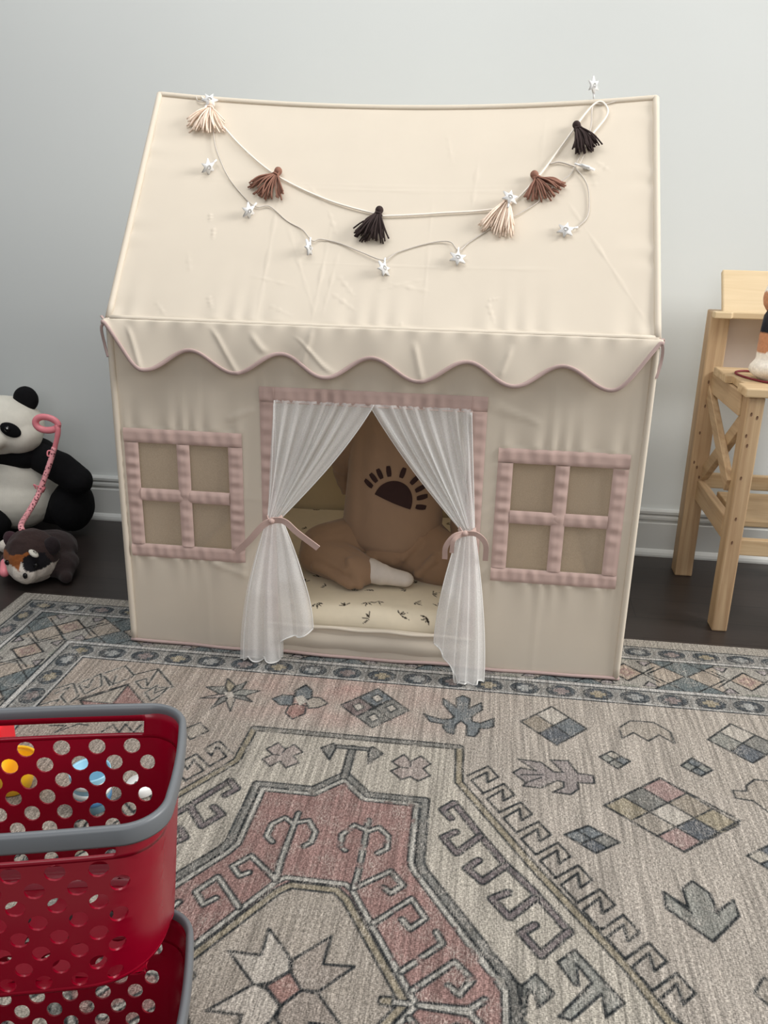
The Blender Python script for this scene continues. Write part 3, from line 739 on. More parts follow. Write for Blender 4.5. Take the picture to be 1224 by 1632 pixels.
# door frame: header, jambs, stitched corners
parts = [strip(.344, .856, .634, .668, True, .0022, 1), strip(.344, .378, .082, .634, False, .0022, 2), strip(.822, .856, .082, .634, False, .0022, 3)]
for a in ((.378, .634, .378, .668), (.822, .634, .822, .668), (.344, .634, .856, .634)): parts.append(edge_line([(a[0], -.0075, a[1]), (a[2], -.0075, a[3])], .0007))
mk('door_frame', *merge(parts), M['pink'], tent)
for wi, (a, b) in enumerate(WINS):
    z0, z1 = WZ; cx, cz = (a+b)/2, (z0+z1)/2; h = .0155
    ps = [strip(a, b, z1-FB, z1, True, .0022, 11+wi), strip(a, b, z0, z0+FB, True, .0022, 13+wi), strip(a, a+FB, z0+FB, z1-FB, False, .0022, 15+wi), strip(b-FB, b, z0+FB, z1-FB, False, .0022, 17+wi),
          strip(cx-h, cx+h, z0+FB, z1-FB, False, .002, 19+wi), strip(a+FB, b-FB, cz-h, cz+h, True, .002, 23+wi)]
    fr = mk('window_frame', *merge(ps), M['pink'], tent)
    nu = nv = 40; X, Z = np.meshgrid(np.linspace(a+.02, b-.02, nu), np.linspace(z0+.02, z1-.02, nv), indexing='ij')
    mk('window_netting', np.stack([X, .006+.0012*sn(np.stack([X, Z], -1), 14, 3+wi, 2), Z], -1).reshape(-1, 3), gridF(nu, nv), M['netting'], fr)
# roof
def creases(u, s, segs):
    h = np.zeros_like(u)
    for (a, b, c, d, hh, ww) in segs:
        L = math.hypot(c-a, d-b); t = ((u-a)*(c-a)+(s-b)*(d-b))/L/L; dist = np.abs((u-a)*(d-b)-(s-b)*(c-a))/L
        dist = dist+.002*np.sin(t*23+a*90)
        h += .75*hh*np.exp(-(dist/ww)**2)*np.sin(PI*np.clip(t, 0, 1))**.8*(.75+.25*np.sin(t*17+a*50))
    return h
SL = math.hypot(DP/2, HR-HE); nrm = np.array([0, -(HR-HE), DP/2])/SL
SEG = [(.34, .36, .34, .0, .0016, .0035), (.37, .28, .47, .02, .0012, .003), (.475, .30, .462, .0, .0018, .0035), (.50, .21, .484, .02, .0014, .003), (.70, .40, .705, .0, .0010, .003), (.80, .5, .79, .3, .0012, .004),
       (.25, .385, .95, .385, .0012, .004), (.40, .17, 1.05, .165, .0012, .0035), (1.0, .36, 1.185, .02, .0016, .0025), (.0, .395, 1.2, .40, .0006, .004), (.95, .62, .93, .3, .0010, .004),
       (.40, .40, .46, .33, .0016, .003), (.46, .33, .49, .25, .0014, .003), (.62, .12, .72, .10, .0016, .004), (.60, .10, .70, .135, .0012, .003), (.30, .13, .42, .10, .0012, .003), (.84, .08, .86, .02, .002, .003), (.84, .08, .87, .09, .002, .003),
       (.22, .07, .235, .03, .002, .004), (.2, .26, .205, .22, .003, .003), (.185, .30, .19, .27, .003, .003), (1.06, .47, 1.1, .43, .0014, .004), (1.05, .45, 1.07, .38, .001, .004), (.15, .19, .17, .12, .001, .004),
       (.1, .05, .14, .0, .0012, .004), (.495, .09, .56, .04, .0016, .004), (.505, .14, .55, .08, .0014, .004), (.36, .05, .42, .02, .0012, .003), (.66, .02, .66, .0, .002, .003), (.72, .56, .74, .46, .001, .004)]
def ridge_sag(u): return -.026*4*(u/W_)*(1-u/W_)
def roof_pt(u, s, off=0.):
    u = np.asarray(u, float); s = np.asarray(s, float); k = np.clip(s/SL, 0, 1)
    inner = -.010*np.sin(PI*np.clip(u/W_, 0, 1))*np.sin(PI*k)
    y = DP/2*k; z = HE+(HR-HE)*k+ridge_sag(u)*k**1.3
    return np.stack([u, y, z], -1)+nrm*(inner+off)[..., None]
def roof_panel(back):
    nu, nv = 430, 230; U, Sx = np.meshgrid(np.linspace(-.004, W_+.004, nu), np.linspace(0, SL, nv), indexing='ij')
    off = creases(U, Sx, SEG)+.0011*sn(np.stack([U, Sx], -1), 8, 9, 3)
    off += .0016*np.exp(-Sx/.05)*np.sin(U*95+3*np.sin(U*21)) + .0022*np.exp(-(W_-U)/.03)*np.sin(Sx*60+2*np.sin(Sx*31))*(Sx < .62) + .0018*np.exp(-U/.03)*np.sin(Sx*66+1+2*np.sin(Sx*27))
    off *= np.clip((SL-Sx)/.02, 0, 1)*np.clip(Sx/.01, 0, 1)
    if back: U, Sx, off = U[::5, ::5], Sx[::5, ::5], off[::5, ::5]; nu, nv = U.shape
    V = roof_pt(U, Sx, off).reshape(-1, 3); F = gridF(nu, nv)
    if back: V[:, 1] = DP-V[:, 1]; F = F[:, ::-1]
    mk('roof_panel', V, F, M['canvas'], tent)
roof_panel(False); roof_panel(True)
# side and back panels
for sx in (0, W_):
    n, m = 60, 60; Yg, K = np.meshgrid(np.linspace(0, DP, n), np.linspace(0, 1, m), indexing='ij')
    top = HE+(HR-HE)*(1-np.abs(Yg-DP/2)/(DP/2)); bot = np.where(Yg < .235, .001, FZ+.001); Z = bot+(top-bot)*K
    X = sx+(1 if sx == 0 else -1)*.006*np.sin(PI*Yg/DP)*np.sin(PI*K)+.0012*sn(np.stack([Yg, Z], -1), 9, 4, 2)*np.sin(PI*Yg/DP)*np.sin(PI*K)
    F = gridF(n, m); mk('side_panel', np.stack([X, Yg, Z], -1).reshape(-1, 3), F if sx else F[:, ::-1], M['canvas'], tent)
n, m = 60, 40; X, Z = np.meshgrid(np.linspace(0, W_, n), np.linspace(FZ+.001, HE, m), indexing='ij')
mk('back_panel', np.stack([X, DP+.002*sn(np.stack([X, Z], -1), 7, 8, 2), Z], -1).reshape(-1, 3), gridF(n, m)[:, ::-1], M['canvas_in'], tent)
# rounded seams over the poles
def seam(P, r=.0075): mk('edge_seam', *tube(smooth_path(P, 10), r, 10), M['canvas'], tent)
for sx in (.002, W_-.002):
    seam([(sx, .0, .006), (sx, -.001, .3), (sx, -.001, .6), (sx, 0, HE)]); seam([(sx, 0, HE), (sx, DP/4, (HE+HR)/2), (sx, DP/2, HR)])
    seam([(sx, DP, .004), (sx, DP, .4), (sx, DP, HE)]); seam([(sx, DP, HE), (sx, DP*.75, (HE+HR)/2), (sx, DP/2, HR)])
us = np.linspace(0, W_, 13); seam(np.stack([us, np.full(13, DP/2), HR+ridge_sag(us)], -1), .0065)
seam([(0, 0, HE), (.4, 0, HE-.002), (.8, 0, HE-.002), (W_, 0, HE)], .006)
# bottom hem with mauve binding
xs = np.linspace(-.004, W_+.006, 90); mk('bottom_hem', *tube(np.stack([xs, -.005-.002*np.sin(xs*30), .0055+.0018*np.sin(xs*17+1)], -1), .0042, 8), M['piping'], tent)
# threshold roll below the door
n, m = 100, 14; X, K = np.meshgrid(np.linspace(DOOR[0]-.03, DOOR[1]+.03, n), np.linspace(0, 1, m), indexing='ij')
a = K*PI*1.1; mk('door_threshold', np.stack([X, .004-.011*np.sin(a)+.0008*np.sin(X*50), .012+.070*K+.001*np.sin(X*22)*K], -1).reshape(-1, 3), gridF(n, m), M['canvas'], tent)
mk('edge_seam', *tube(np.stack([xs*0+np.linspace(.345, .855, 90), xs*0-.004, .080+.0015*np.sin(xs*20)], -1), .0045, 8), M['canvas'], tent)
# scalloped valance
def val_z(x):
    c = .7225+.0225*np.cos(2*PI*(x-.195)/.2035)
    e = np.minimum(x, W_-x); return np.where(e < .092, c+(.800-c)*np.clip(1-e/.092, 0, 1)**2.2, c)
def valance():
    n, m = 300, 26; xs = np.linspace(-.006, W_+.008, n); X, K = np.meshgrid(xs, np.linspace(0, 1, m), indexing='ij')
    zb = val_z(np.clip(X, 0, W_)); Z = HE-.001+(zb-HE+.001)*K; lob = np.cos(2*PI*(X-.195)/.2035)
    Y = -.009-.020*K**.8+.006*lob*K+.003*K*np.sin(X*46+1)+.0022*sn(np.stack([X, Z*1.5], -1), 18, 6, 3)*K-.002*np.sin(X*120)*np.exp(-K/.15)
    for (x0, k0, x1, k1) in ((.05, .15, .08, .9), (.24, .1, .30, .95), (.33, .15, .36, .7), (.43, .3, .50, .8), (.69, .2, .71, .9), (.9, .2, .88, .8), (.47, 0, .45, .9)):
        xl = x0+(x1-x0)*(K-k0)/(k1-k0); Y = Y-.0035*np.exp(-((X-xl)/.006)**2)*np.clip((K-k0)*5, 0, 1)*np.clip((k1+.2-K)*5, 0, 1)
    v = mk('valance', np.stack([X, Y, Z], -1).reshape(-1, 3), gridF(n, m)[:, ::-1], M['canvas'], tent)
    sd = v.modifiers.new('s', 'SOLIDIFY'); sd.thickness = .0012
    P = np.stack([X[:, -1], Y[:, -1]-.001, Z[:, -1]], -1)
    mk('valance_piping', *tube(P, .0046, 8, .6), M['piping'], v)
valance()
def ribbon(P, width, nrm_, th=.0012, k=10):
    P = smooth_path(P, k); T = np.gradient(P, axis=0); T /= np.linalg.norm(T, axis=1)[:, None]
    nn = np.array(nrm_, float); S = np.cross(T, nn); S /= np.linalg.norm(S, axis=1)[:, None]; Nn = np.cross(S, T)
    V = np.stack([P+S*width/2+Nn*th, P-S*width/2+Nn*th, P-S*width/2-Nn*th, P+S*width/2-Nn*th], 1); n = len(P)
    F = [(i*4+j, i*4+(j+1) % 4, i*4+4+(j+1) % 4, i*4+4+j) for i in range(n-1) for j in range(4)]+[(0, 3, 2, 1), ((n-1)*4, (n-1)*4+1, (n-1)*4+2, (n-1)*4+3)]
    return V.reshape(-1, 3), F
mk('corner_tie', *merge([ribbon([(1.198, -.012, .80), (1.209, -.006, .79), (1.211, .0, .76), (1.204, -.006, .725)], .006, (0, 1, 0)), ribbon([(1.200, -.012, .803), (1.209, 0, .806), (1.212, .008, .796)], .006, (0, 0, 1))]), M['piping'], tent, False)
mk('corner_tie', *merge([ribbon([(.002, -.012, .80), (-.014, -.006, .785), (-.012, .0, .745), (-.004, -.006, .72)], .006, (0, 1, 0)), ribbon([(-.004, -.01, .803), (-.014, 0, .81), (-.01, .01, .80)], .006, (0, 0, 1))]), M['piping'], tent)

# sheer curtains
def curtain(side):
    # the surface runs from the header (v=0) through the tie (v=vt) to the floor (v=1)
    if side < 0: xo, xi, xt, bo, bi = .381, .606, .379, .298, .470
    else: xo, xi, xt, bo, bi = .822, .594, .827, .886, .768
    ZT = .366
    def sheet(nf, ph, dy, amp):
        nu, nv = 260, 120; U, Vv = np.meshgrid(np.linspace(0, 1, nu), np.linspace(0, 1, nv), indexing='ij')   # u: 0 = outer edge, 1 = inner edge
        vt = .47; up_ = Vv <= vt; a = np.clip(Vv/vt, 0, 1); b = np.clip((Vv-vt)/(1-vt), 0, 1)
        top = xo+(xi-xo)*U; th = .016; tie = xt+(U-.5)*2*th*(1 if xi > xo else -1)
        ea = a**1.08; bulge = .012*np.sin(PI*a)*(U**2)
        xu = top+(tie-top)*ea-(1 if xi > xo else -1)*(-bulge*.5)
        zu = .640+(ZT-.640)*a
        botx = bo+(bi-bo)*U; eb = 1-(1-b)**1.75
        if side < 0: botz = np.where(U < .60, .003+.010*np.sin(U*14)**2, .064+.03*np.clip((U-.6)/.4, 0, 1)+.006*np.sin(U*20))
        else: botz = np.where(U < .55, .003+.004*np.sin(U*20), .003+.085*np.clip((U-.55)/.45, 0, 1)**.7)
        xl = tie+(botx-tie)*eb; zl = ZT+(botz-ZT)*b
        X = np.where(up_, xu, xl); Z = np.where(up_, zu, zl)
        wdt = np.where(up_, np.abs(xi-xo)*(1-a), np.abs(bi-bo)*.75*eb)+.02
        nfu = np.where(up_, nf*1.9, nf); fold = np.sin(2*PI*nfu*U+ph+.8*np.sin(3*Vv+ph))+.35*np.sin(2*PI*nf*2.3*U+1.7*ph)*np.where(up_, 1.5, .5)
        Y = np.where(up_, -.006-.020*a**2, -.026-.030*np.clip(b*2, 0, 1)**.8)+dy+amp*np.clip(wdt/.16, .35, 1.2)*fold*np.where(up_, .5+.5*np.clip(a*3, 0, 1), 1)*.62
        if side > 0: Y = Y-np.where(up_, 0, .03*b**1.5*np.clip(1-abs(U-.4)*1.5, 0, 1))
        X = X+.006*np.clip(wdt/.16, .2, 1)*np.cos(2*PI*nf*U+ph)*np.where(up_, a, 1)
        Y = np.where(up_ & (a < .05), np.minimum(Y, .004), Y)
        # keep in front of the tent face and above the rug
        Y = np.where((Z < .634) & ((X < DOOR[0]+.004) | (X > DOOR[1]-.004) | (Z < .09)), np.minimum(Y, -.0165), Y)
        return np.stack([X, Y, Z], -1), nu, nv
    c = None
    A, nu, nv = sheet(4.2, .4+side, 0, .013); B, _, _ = sheet(3.1, 2.1-side, .006 , .012)
    V = np.concatenate([A.reshape(-1, 3), B.reshape(-1, 3)]); F = np.concatenate([gridF(nu, nv), gridF(nu, nv)+nu*nv])
    cu = mk('curtain', V, F, M['veil'], tent); cu['label'] = 'sheer white tulle curtain'
    mk('curtain_hem', *merge([tube(A[::3, -1], .0017, 5), tube(B[::3, -1], .0014, 5), tube(A[-1], .0012, 5), tube(A[0], .0012, 5)]), M['hem'], cu)
    y = -.046
    if side < 0: R = [ribbon([(.362, y+.02, .367), (.372, y-.002, .366), (.388, y, .367), (.398, y+.02, .369)], .009, (0, 1, 0)), ribbon([(.384, y-.004, .368), (.36, y-.008, .356), (.325, y-.004, .315), (.290, y+.004, .279)], .015, (0, 1, .2)), ribbon([(.378, y-.004, .368), (.410, y-.01, .369), (.440, y-.012, .345), (.488, y-.006, .307)], .015, (0, 1, .2))]
    else: R = [ribbon([(.808, y+.02, .369), (.818, y-.002, .366), (.834, y, .366), (.846, y+.02, .369)], .009, (0, 1, 0)), ribbon([(.824, y-.004, .367), (.800, y-.014, .362), (.782, y-.012, .335), (.780, y+.0, .30)], .012, (0, 1, .2)), ribbon([(.822, y-.004, .367), (.850, y-.012, .368), (.870, y-.008, .345), (.872, y+.006, .30)], .012, (0, 1, .2)), ribbon([(.824, y-.004, .366), (.80, y-.016, .355), (.795, y-.01, .32)], .010, (0, 1, .2))]
    R.append(ell(((.380 if side < 0 else .824), y-.006, .367), (.008, .007, .007), None, 12, 8))
    mk('tie_ribbon', *merge(R), M['pink'], cu, False)
curtain(-1); curtain(1)

# ------------------------------------------------------------------ tent mattress
def mattress():
    x0, x1, yf, yb, top = .035, 1.165, .030, .775, .112; r = .045
    path = [(yf+.012, .006)]; 
    for a in np.linspace(0, PI/2, 10)[1:]: pass
    P = [(yf+.010, .008), (yf+.002, .02), (yf, .04), (yf, top-r)]+[(yf+r-r*math.cos(a), top-r+r*math.sin(a)) for a in np.linspace(.15, PI/2, 9)]
    P = np.array(P); L = np.concatenate([[0], np.cumsum(np.hypot(*np.diff(P, axis=0).T))]); dx = 2.6
    tot = L[-1]+(yb-yf-r); s = np.arange(0, tot*1000, dx)/1000.; x = np.arange(x0*1000, x1*1000, dx)/1000.
    py = np.where(s <= L[-1], np.interp(s, L, P[:, 0]), yf+r+s-L[-1]); pz = np.where(s <= L[-1], np.interp(s, L, P[:, 1]), top)
    C = np.zeros((len(s), len(x), 3)); C[:] = (226, 214, 190); rr = np.random.default_rng(3); ops = []
    gx = .066
    for i in range(int((x1-x0)/gx)+1):
        for j in range(int(tot/gx)+1):
            if rr.random() < .2: continue
            cx = (x0+(i+.5*(j % 2))*gx+rr.normal()*.012)*1000; cyy = ((j+.5)*gx+rr.normal()*.012)*1000; a0 = rr.random()*6.28
            for kx in range(rr.integers(3, 5)):
                a = a0+kx*.75+rr.normal()*.1; ln = 15+11*rr.random()
                p = np.array([cx, cyy]); d = np.array([math.cos(a), math.sin(a)]); q = np.array([-d[1], d[0]])
                ops.append(('p', 'a', 0, [tuple(p), tuple(p+d*ln*.5+q*2.6), tuple(p+d*ln), tuple(p+d*ln*.5-q*2.1)]))
            a = a0+3.6; ops.append(('s', 'a', 2.2, [(cx, cyy), (cx+15*math.cos(a), cyy+15*math.sin(a))]))
    raster(C, x0*1000, 0, dx, ops, dict(a=(52, 44, 36)))
    X = np.broadcast_to(x[None], C.shape[:2]); Sg = np.broadcast_to(s[:, None], C.shape[:2])
    Z = pz[:, None]+.0022*sn(np.stack([X, Sg], -1), 11, 2, 3); Y = py[:, None]+.0015*sn(np.stack([X, Sg], -1), 14, 6, 3)*(Sg < L[-1])
    e = np.minimum(X-x0, x1-X); Z = Z-np.where(e < r, r-np.sqrt(np.clip(r*r-(r-e)**2, 0, None)), 0)*np.clip(Z/top, 0, 1)
    dd = np.hypot((X-.615)/.17, (Y-.40)/.16); Z = np.maximum(Z-.006*np.exp(-dd**2)*(Z > .08), FZ+.003)
    V = np.stack([X, Y, Z], -1).reshape(-1, 3); ns, nx = C.shape[:2]
    F = gridF(ns, nx)[:, ::-1]
    # sides, back and underside
    ring = np.concatenate([np.arange(nx), np.arange(1, ns)*nx+nx-1, (ns-1)*nx+np.arange(nx-2, -1, -1), np.arange(ns-2, 0, -1)*nx]); Vb = V[ring].copy(); Vb[:, 2] = np.where(Vb[:, 1] < .24, .004, FZ+.002)
    n = len(V); k = len(ring); a = np.arange(k); b = (a+1) % k
    Fs = np.stack([ring[b], n+b, n+a, ring[a]], -1)
    o = mk('mattress', np.concatenate([V, Vb]), np.concatenate([F, Fs]), attr_mat('printed_cream_sheet', .9, .1, 600, .0004, 0, .03, 40), None, True, np.concatenate([C.reshape(-1, 3), np.full((k, 3), (222, 208, 182))]))
    tag(o, 'cream floor mattress with small dark bird-like print inside the tent', 'mattress')
mattress()

# ------------------------------------------------------------------ seated child
kid = thing('person', 'small child in tan sweats sitting cross legged on the mattress, face hidden by tent front', 'person', (.615, .40, .112))
def K_(V): return local(kid, V)
TZ = np.array([.175, .182, .20, .25, .32, .40, .46, .50, .53, .55]); TRX = np.array([.085, .124, .134, .137, .132, .124, .118, .104, .078, .052]); TRY = np.array([.075, .112, .120, .120, .112, .100, .092, .082, .066, .050])
TCY = np.array([.355, .355, .357, .362, .37, .378, .382, .385, .388, .390]); TCX = np.array([.612, .612, .613, .614, .614, .612, .610, .612, .618, .625])
def tfold(x, z):
    f = .005*np.sin((x-.52)*95+6*(z-.3))*np.exp(-((x-.535)/.035)**2)*np.clip((z-.2)/.1, 0, 1)
    f = f+.004*np.sin((x-.6)*110+3*z)*np.clip((z-.40)/.06, 0, 1)+.002*sn(np.stack([x, z], -1), 22, 4, 2)
    return f
def tfront(x, z):
    rx, ry, cyy, cx = (np.interp(z, TZ, q) for q in (TRX, TRY, TCY, TCX))
    return cyy-ry*np.sqrt(np.clip(1-((x-cx)/rx)**2, 0, 1))+tfold(x, z)
nz_, nth = 70, 90; zz = np.concatenate([[.190, .183], np.interp(np.linspace(0, 1, nz_-2), [0, .15, 1], [.175, .19, .55])]); th = np.arange(nth)*2*PI/nth
V = []
for i, z in enumerate(zz):
    zq = max(z, .175); rx, ry, cyy, cx = (np.interp(zq, TZ, q) for q in (TRX, TRY, TCY, TCX)); k = (.86 if i == 0 else .93) if i < 2 else 1
    if i < 2: rx, ry, cyy, cx = .09*k+.02, .085*k+.01, .356, .612
    x = cx+rx*k*np.cos(th); y = cyy+ry*k*np.sin(th); z_ = np.full(nth, z)+.018*(np.abs(np.cos(th))**2)*np.clip((.24-zq)/.06, 0, 1)
    y = np.where(np.sin(th) < .3, y+tfold(x, z_), y); V.append(np.stack([x, y, z_], -1))
V = np.array(V); parts = [(V.reshape(-1, 3), [tuple(f) for f in gridF(len(zz), nth)[:, ::-1]] ) ]
F = [(i*nth+j, i*nth+(j+1) % nth, (i+1)*nth+(j+1) % nth, (i+1)*nth+j) for i in range(len(zz)-1) for j in range(nth)]
F += [tuple(range(nth))[::-1], tuple(range((len(zz)-1)*nth, len(zz)*nth))]
parts = [(V.reshape(-1, 3), F)]
ARM = ([(.515, .39, .478), (.478, .42, .41), (.468, .46, .345), (.485, .47, .285)], [(.725, .385, .478), (.785, .39, .40), (.815, .375, .325), (.812, .335, .245), (.815, .305, .190)])
for k, a in enumerate(ARM):
    P = smooth_path([(.560 if k == 0 else .672, .388, .462)]+a, 10); r = np.interp(np.linspace(0, 1, len(P)), [0, .15, .35, .65, 1], [.046, .053, .048, .042, .034])
    r = r+.0012*np.sin(np.arange(len(P))*1.3); parts.append(tube(P, r, 18))
parts.append(ell((.615, .39, .488), (.118, .072, .052)))
parts.append(tube(np.stack([.632+.058*np.cos(np.linspace(0, 2*PI, 30)), .392+.052*np.sin(np.linspace(0, 2*PI, 30)), .553+0*np.linspace(0, 1, 30)], -1), .010, 8))
sw = blob('sweatshirt', parts, .0045, M['sweat'], kid, 2, post=K_); sw['label'] = 'taupe sweatshirt with a dark half sun print'
def decal(name, polys, m, parent):
    V, F = [], []
    for P in polys:
        n0 = len(V); c = P.mean(0); rings = 5
        for k in range(rings+1):
            for p in P: V.append(c+(p-c)*k/rings)
        n = len(P)
        for k in range(rings):
            for j in range(n):
                a = n0+k*n+j; b = n0+k*n+(j+1) % n; F.append((a, b, b+n, a+n) if k else (a, b+n, a+n))
    V = np.array(V); y = tfront(V[:, 0], V[:, 1])-.0024
    return mk(name, K_(np.stack([V[:, 0], y, V[:, 1]], -1)), F, m, parent)
c0 = np.array([.6225, .3245]); tl = math.radians(-20.5); ang = np.linspace(0, PI, 30); sun = np.stack([.051*np.cos(ang), .057*np.sin(ang)], -1)
rot = np.array([[math.cos(tl), math.sin(tl)], [-math.sin(tl), math.cos(tl)]])
ch = np.linspace(-.051, .051, 26)[1:-1]; sun = np.vstack([sun, np.stack([ch, 0*ch], -1)]); polys = [sun@rot+c0]
for a in (150, 134, 119, 100, 72, 44, 23, 5, -14):
    a = math.radians(a); d = np.array([math.cos(a), math.sin(a)]); q = np.array([-d[1], d[0]]); ctr = np.array([.6225, .3285])+d*.0765; t = np.linspace(0, 2*PI, 16, endpoint=False)
    polys.append(ctr+np.outer(np.clip(np.cos(t)*1.5, -1, 1)*.0135, d)+np.outer(np.sin(t)*.0068, q))
decal('sun_print', polys, M['print'], sw)
# trousers: thighs out, shins folded in
blob('trousers', [ell((.615, .41, .185), (.130, .115, .085)), caps((.565, .37, .185), (.435, .285, .168), .080, .068), caps((.43, .275, .160), (.545, .205, .150), .064, .047), ell((.555, .205, .148), (.045, .040, .042)),
                  caps((.675, .37, .185), (.770, .275, .165), .082, .070), caps((.765, .265, .155), (.66, .30, .150), .062, .045), ell((.615, .29, .175), (.07, .06, .05)),
                  caps((.46, .232, .198), (.54, .196, .188), .013, .011), caps((.525, .178, .185), (.552, .160, .128), .012, .012), caps((.43, .210, .150), (.53, .156, .128), .013, .012), caps((.42, .225, .18), (.52, .172, .16), .010, .012), caps((.70, .27, .222), (.655, .245, .175), .015, .012), caps((.555, .285, .212), (.63, .245, .165), .017, .015), caps((.69, .285, .215), (.63, .245, .165), .017, .015), caps((.74, .215, .19), (.70, .23, .14), .012, .012)],
     .005, M['trouser'], kid, 4, .0040, 42, post=lambda co: K_(np.column_stack([co[:, 0], co[:, 1], np.maximum(co[:, 2], .1085)])))
for (a, b, c) in (((.575, .205, .150), (.605, .195, .146), (.668, .200, .134)), ((.62, .30, .140), (.60, .30, .138), (.55, .305, .132))):
    blob('sock', [caps(a, b, .034, .029), ell(b, (.033, .028, .030)), caps(b, c, .027, .021), ell(c, (.023, .025, .019))], .004, M['sock'], kid, 5, .0008, 90, post=lambda co: K_(np.column_stack([co[:, 0], co[:, 1], np.maximum(co[:, 2], .1085)])))
# body under the clothes: head, neck, trunk, arms, hands
def hand(p, d, s, flip):
    d = np.array(d, float); d /= np.linalg.norm(d); p = np.array(p, float); sd = np.cross(d, [0, 0, 1]); sd /= np.linalg.norm(sd); dn = np.array([0, 0, -1.])
    out = [caps(p, p+d*.032*s, .014*s, .017*s), caps(p+d*.02*s-sd*.012*s, p+d*.04*s-sd*.014*s, .010*s, .009*s), caps(p+d*.02*s+sd*.012*s, p+d*.04*s+sd*.014*s, .010*s, .009*s)]
    for k, (off, ln) in enumerate(((-.018, .024), (-.006, .029), (.006, .027), (.018, .021))):
        a = p+d*.042*s+sd*off*s; b = a+(d*ln*.6+sd*off*.12)*s; c = b+(d*ln*.5+dn*.006)*s; out += [caps(a-d*.008, b, .0062*s, .0058*s, 10), caps(b, c, .0058*s, .0048*s, 10)]
    a = p+d*.012*s+sd*flip*.016*s; b = a+(d*.014+sd*flip*.014)*s; out += [caps(a, b, .0072*s, .0065*s, 10), caps(b, b+(d*.014+sd*flip*.003)*s, .0064*s, .0052*s, 10)]
    return out
HC = np.array([.652, .415, .665])
hp = [ell(HC+[0, 0, .012], (.076, .088, .086)), ell(HC+[0, -.018, -.035], (.062, .066, .058)), ell(HC+[0, -.062, -.062], (.022, .018, .018)), ell(HC+[0, -.088, -.016], (.010, .012, .010)), ell(HC+[-.034, -.066, -.036], (.022, .018, .02)), ell(HC+[.034, -.066, -.036], (.022, .018, .02))]
for s in (-1, 1): hp.append(ell(HC+[s*.078, .004, -.012], (.010, .018, .024)))
hp += [caps((.628, .40, .535), HC+[0, .01, -.06], .036, .036), ell((.615, .39, .35), (.085, .07, .19)), ell((.615, .41, .19), (.09, .08, .055))]
for a in ARM:
    P = np.array(a); hp.append(caps((.615+.6*(P[0][0]-.615), .39, .465), np.array(P[0])-[0, 0, .012], .026, .024))
    for p, q in zip(P[:-1], P[1:]): hp.append(caps(p, q, .025, .022))
d0 = np.array(ARM[0][-1])-np.array(ARM[0][-2]); hp.append(caps(ARM[0][-1], (.490, .455, .235), .020, .018)); hp += hand((.490, .452, .225), (.25, -.7, -.55), .95, 1)
hp.append(caps(ARM[1][-1], (.820, .285, .155), .020, .018)); hp += hand((.822, .278, .145), (.05, -1, -.18), .95, -1)
hp += [caps((.565, .37, .185), (.44, .29, .170), .045, .034), caps((.44, .285, .165), (.56, .205, .152), .028, .019), caps((.675, .37, .185), (.760, .28, .168), .045, .034), caps((.760, .275, .160), (.64, .30, .146), .028, .019)]
body = blob('body', hp, .0042, M['skin'], kid, 3, post=lambda co: K_(np.column_stack([co[:, 0], co[:, 1], np.maximum(co[:, 2], .1085)])))
hpz = [ell(HC+[0, .014, .022], (.082, .088, .088)), ell(HC+[0, .045, -.02], (.074, .055, .06)), ell(HC+[-.03, -.055, .070], (.045, .025, .022), eul(0, 20, 10)), ell(HC+[.035, -.052, .070], (.04, .025, .022), eul(0, -20, -10))]
def hair_cut(co):
    r = co-HC; k = (r[:, 1] < -.045) & (r[:, 2] < .045); co = co.copy(); co[k, 1] = np.maximum(co[k, 1], HC[1]-.045+.02*np.clip((.045-r[k, 2])/.05, 0, 1)); return K_(co)
blob('hair', hpz, .005, M['hair'], kid, 3, .0025, 120, post=hair_cut)
for s in (-1, 1):
    mk('eye', K_(ell(HC+[s*.029, -.079, .004], (.0085, .005, .008), None, 12, 8)[0]), ell((0, 0, 0), (1, 1, 1), None, 12, 8)[1], M['eye'], kid)
    P = smooth_path([HC+[s*.016, -.086, .022], HC+[s*.029, -.086, .027], HC+[s*.043, -.078, .022]], 5); mk('eyebrow', K_(tube(P, .0022, 6)[0]), tube(P, .0022, 6)[1], M['hair'], kid)
P = smooth_path([HC+[-.018, -.082, -.044], HC+[0, -.088, -.048], HC+[.018, -.082, -.044]], 6); mk('mouth', K_(tube(P, .0032, 6)[0]), tube(P, .0032, 6)[1], M['lip'], kid)

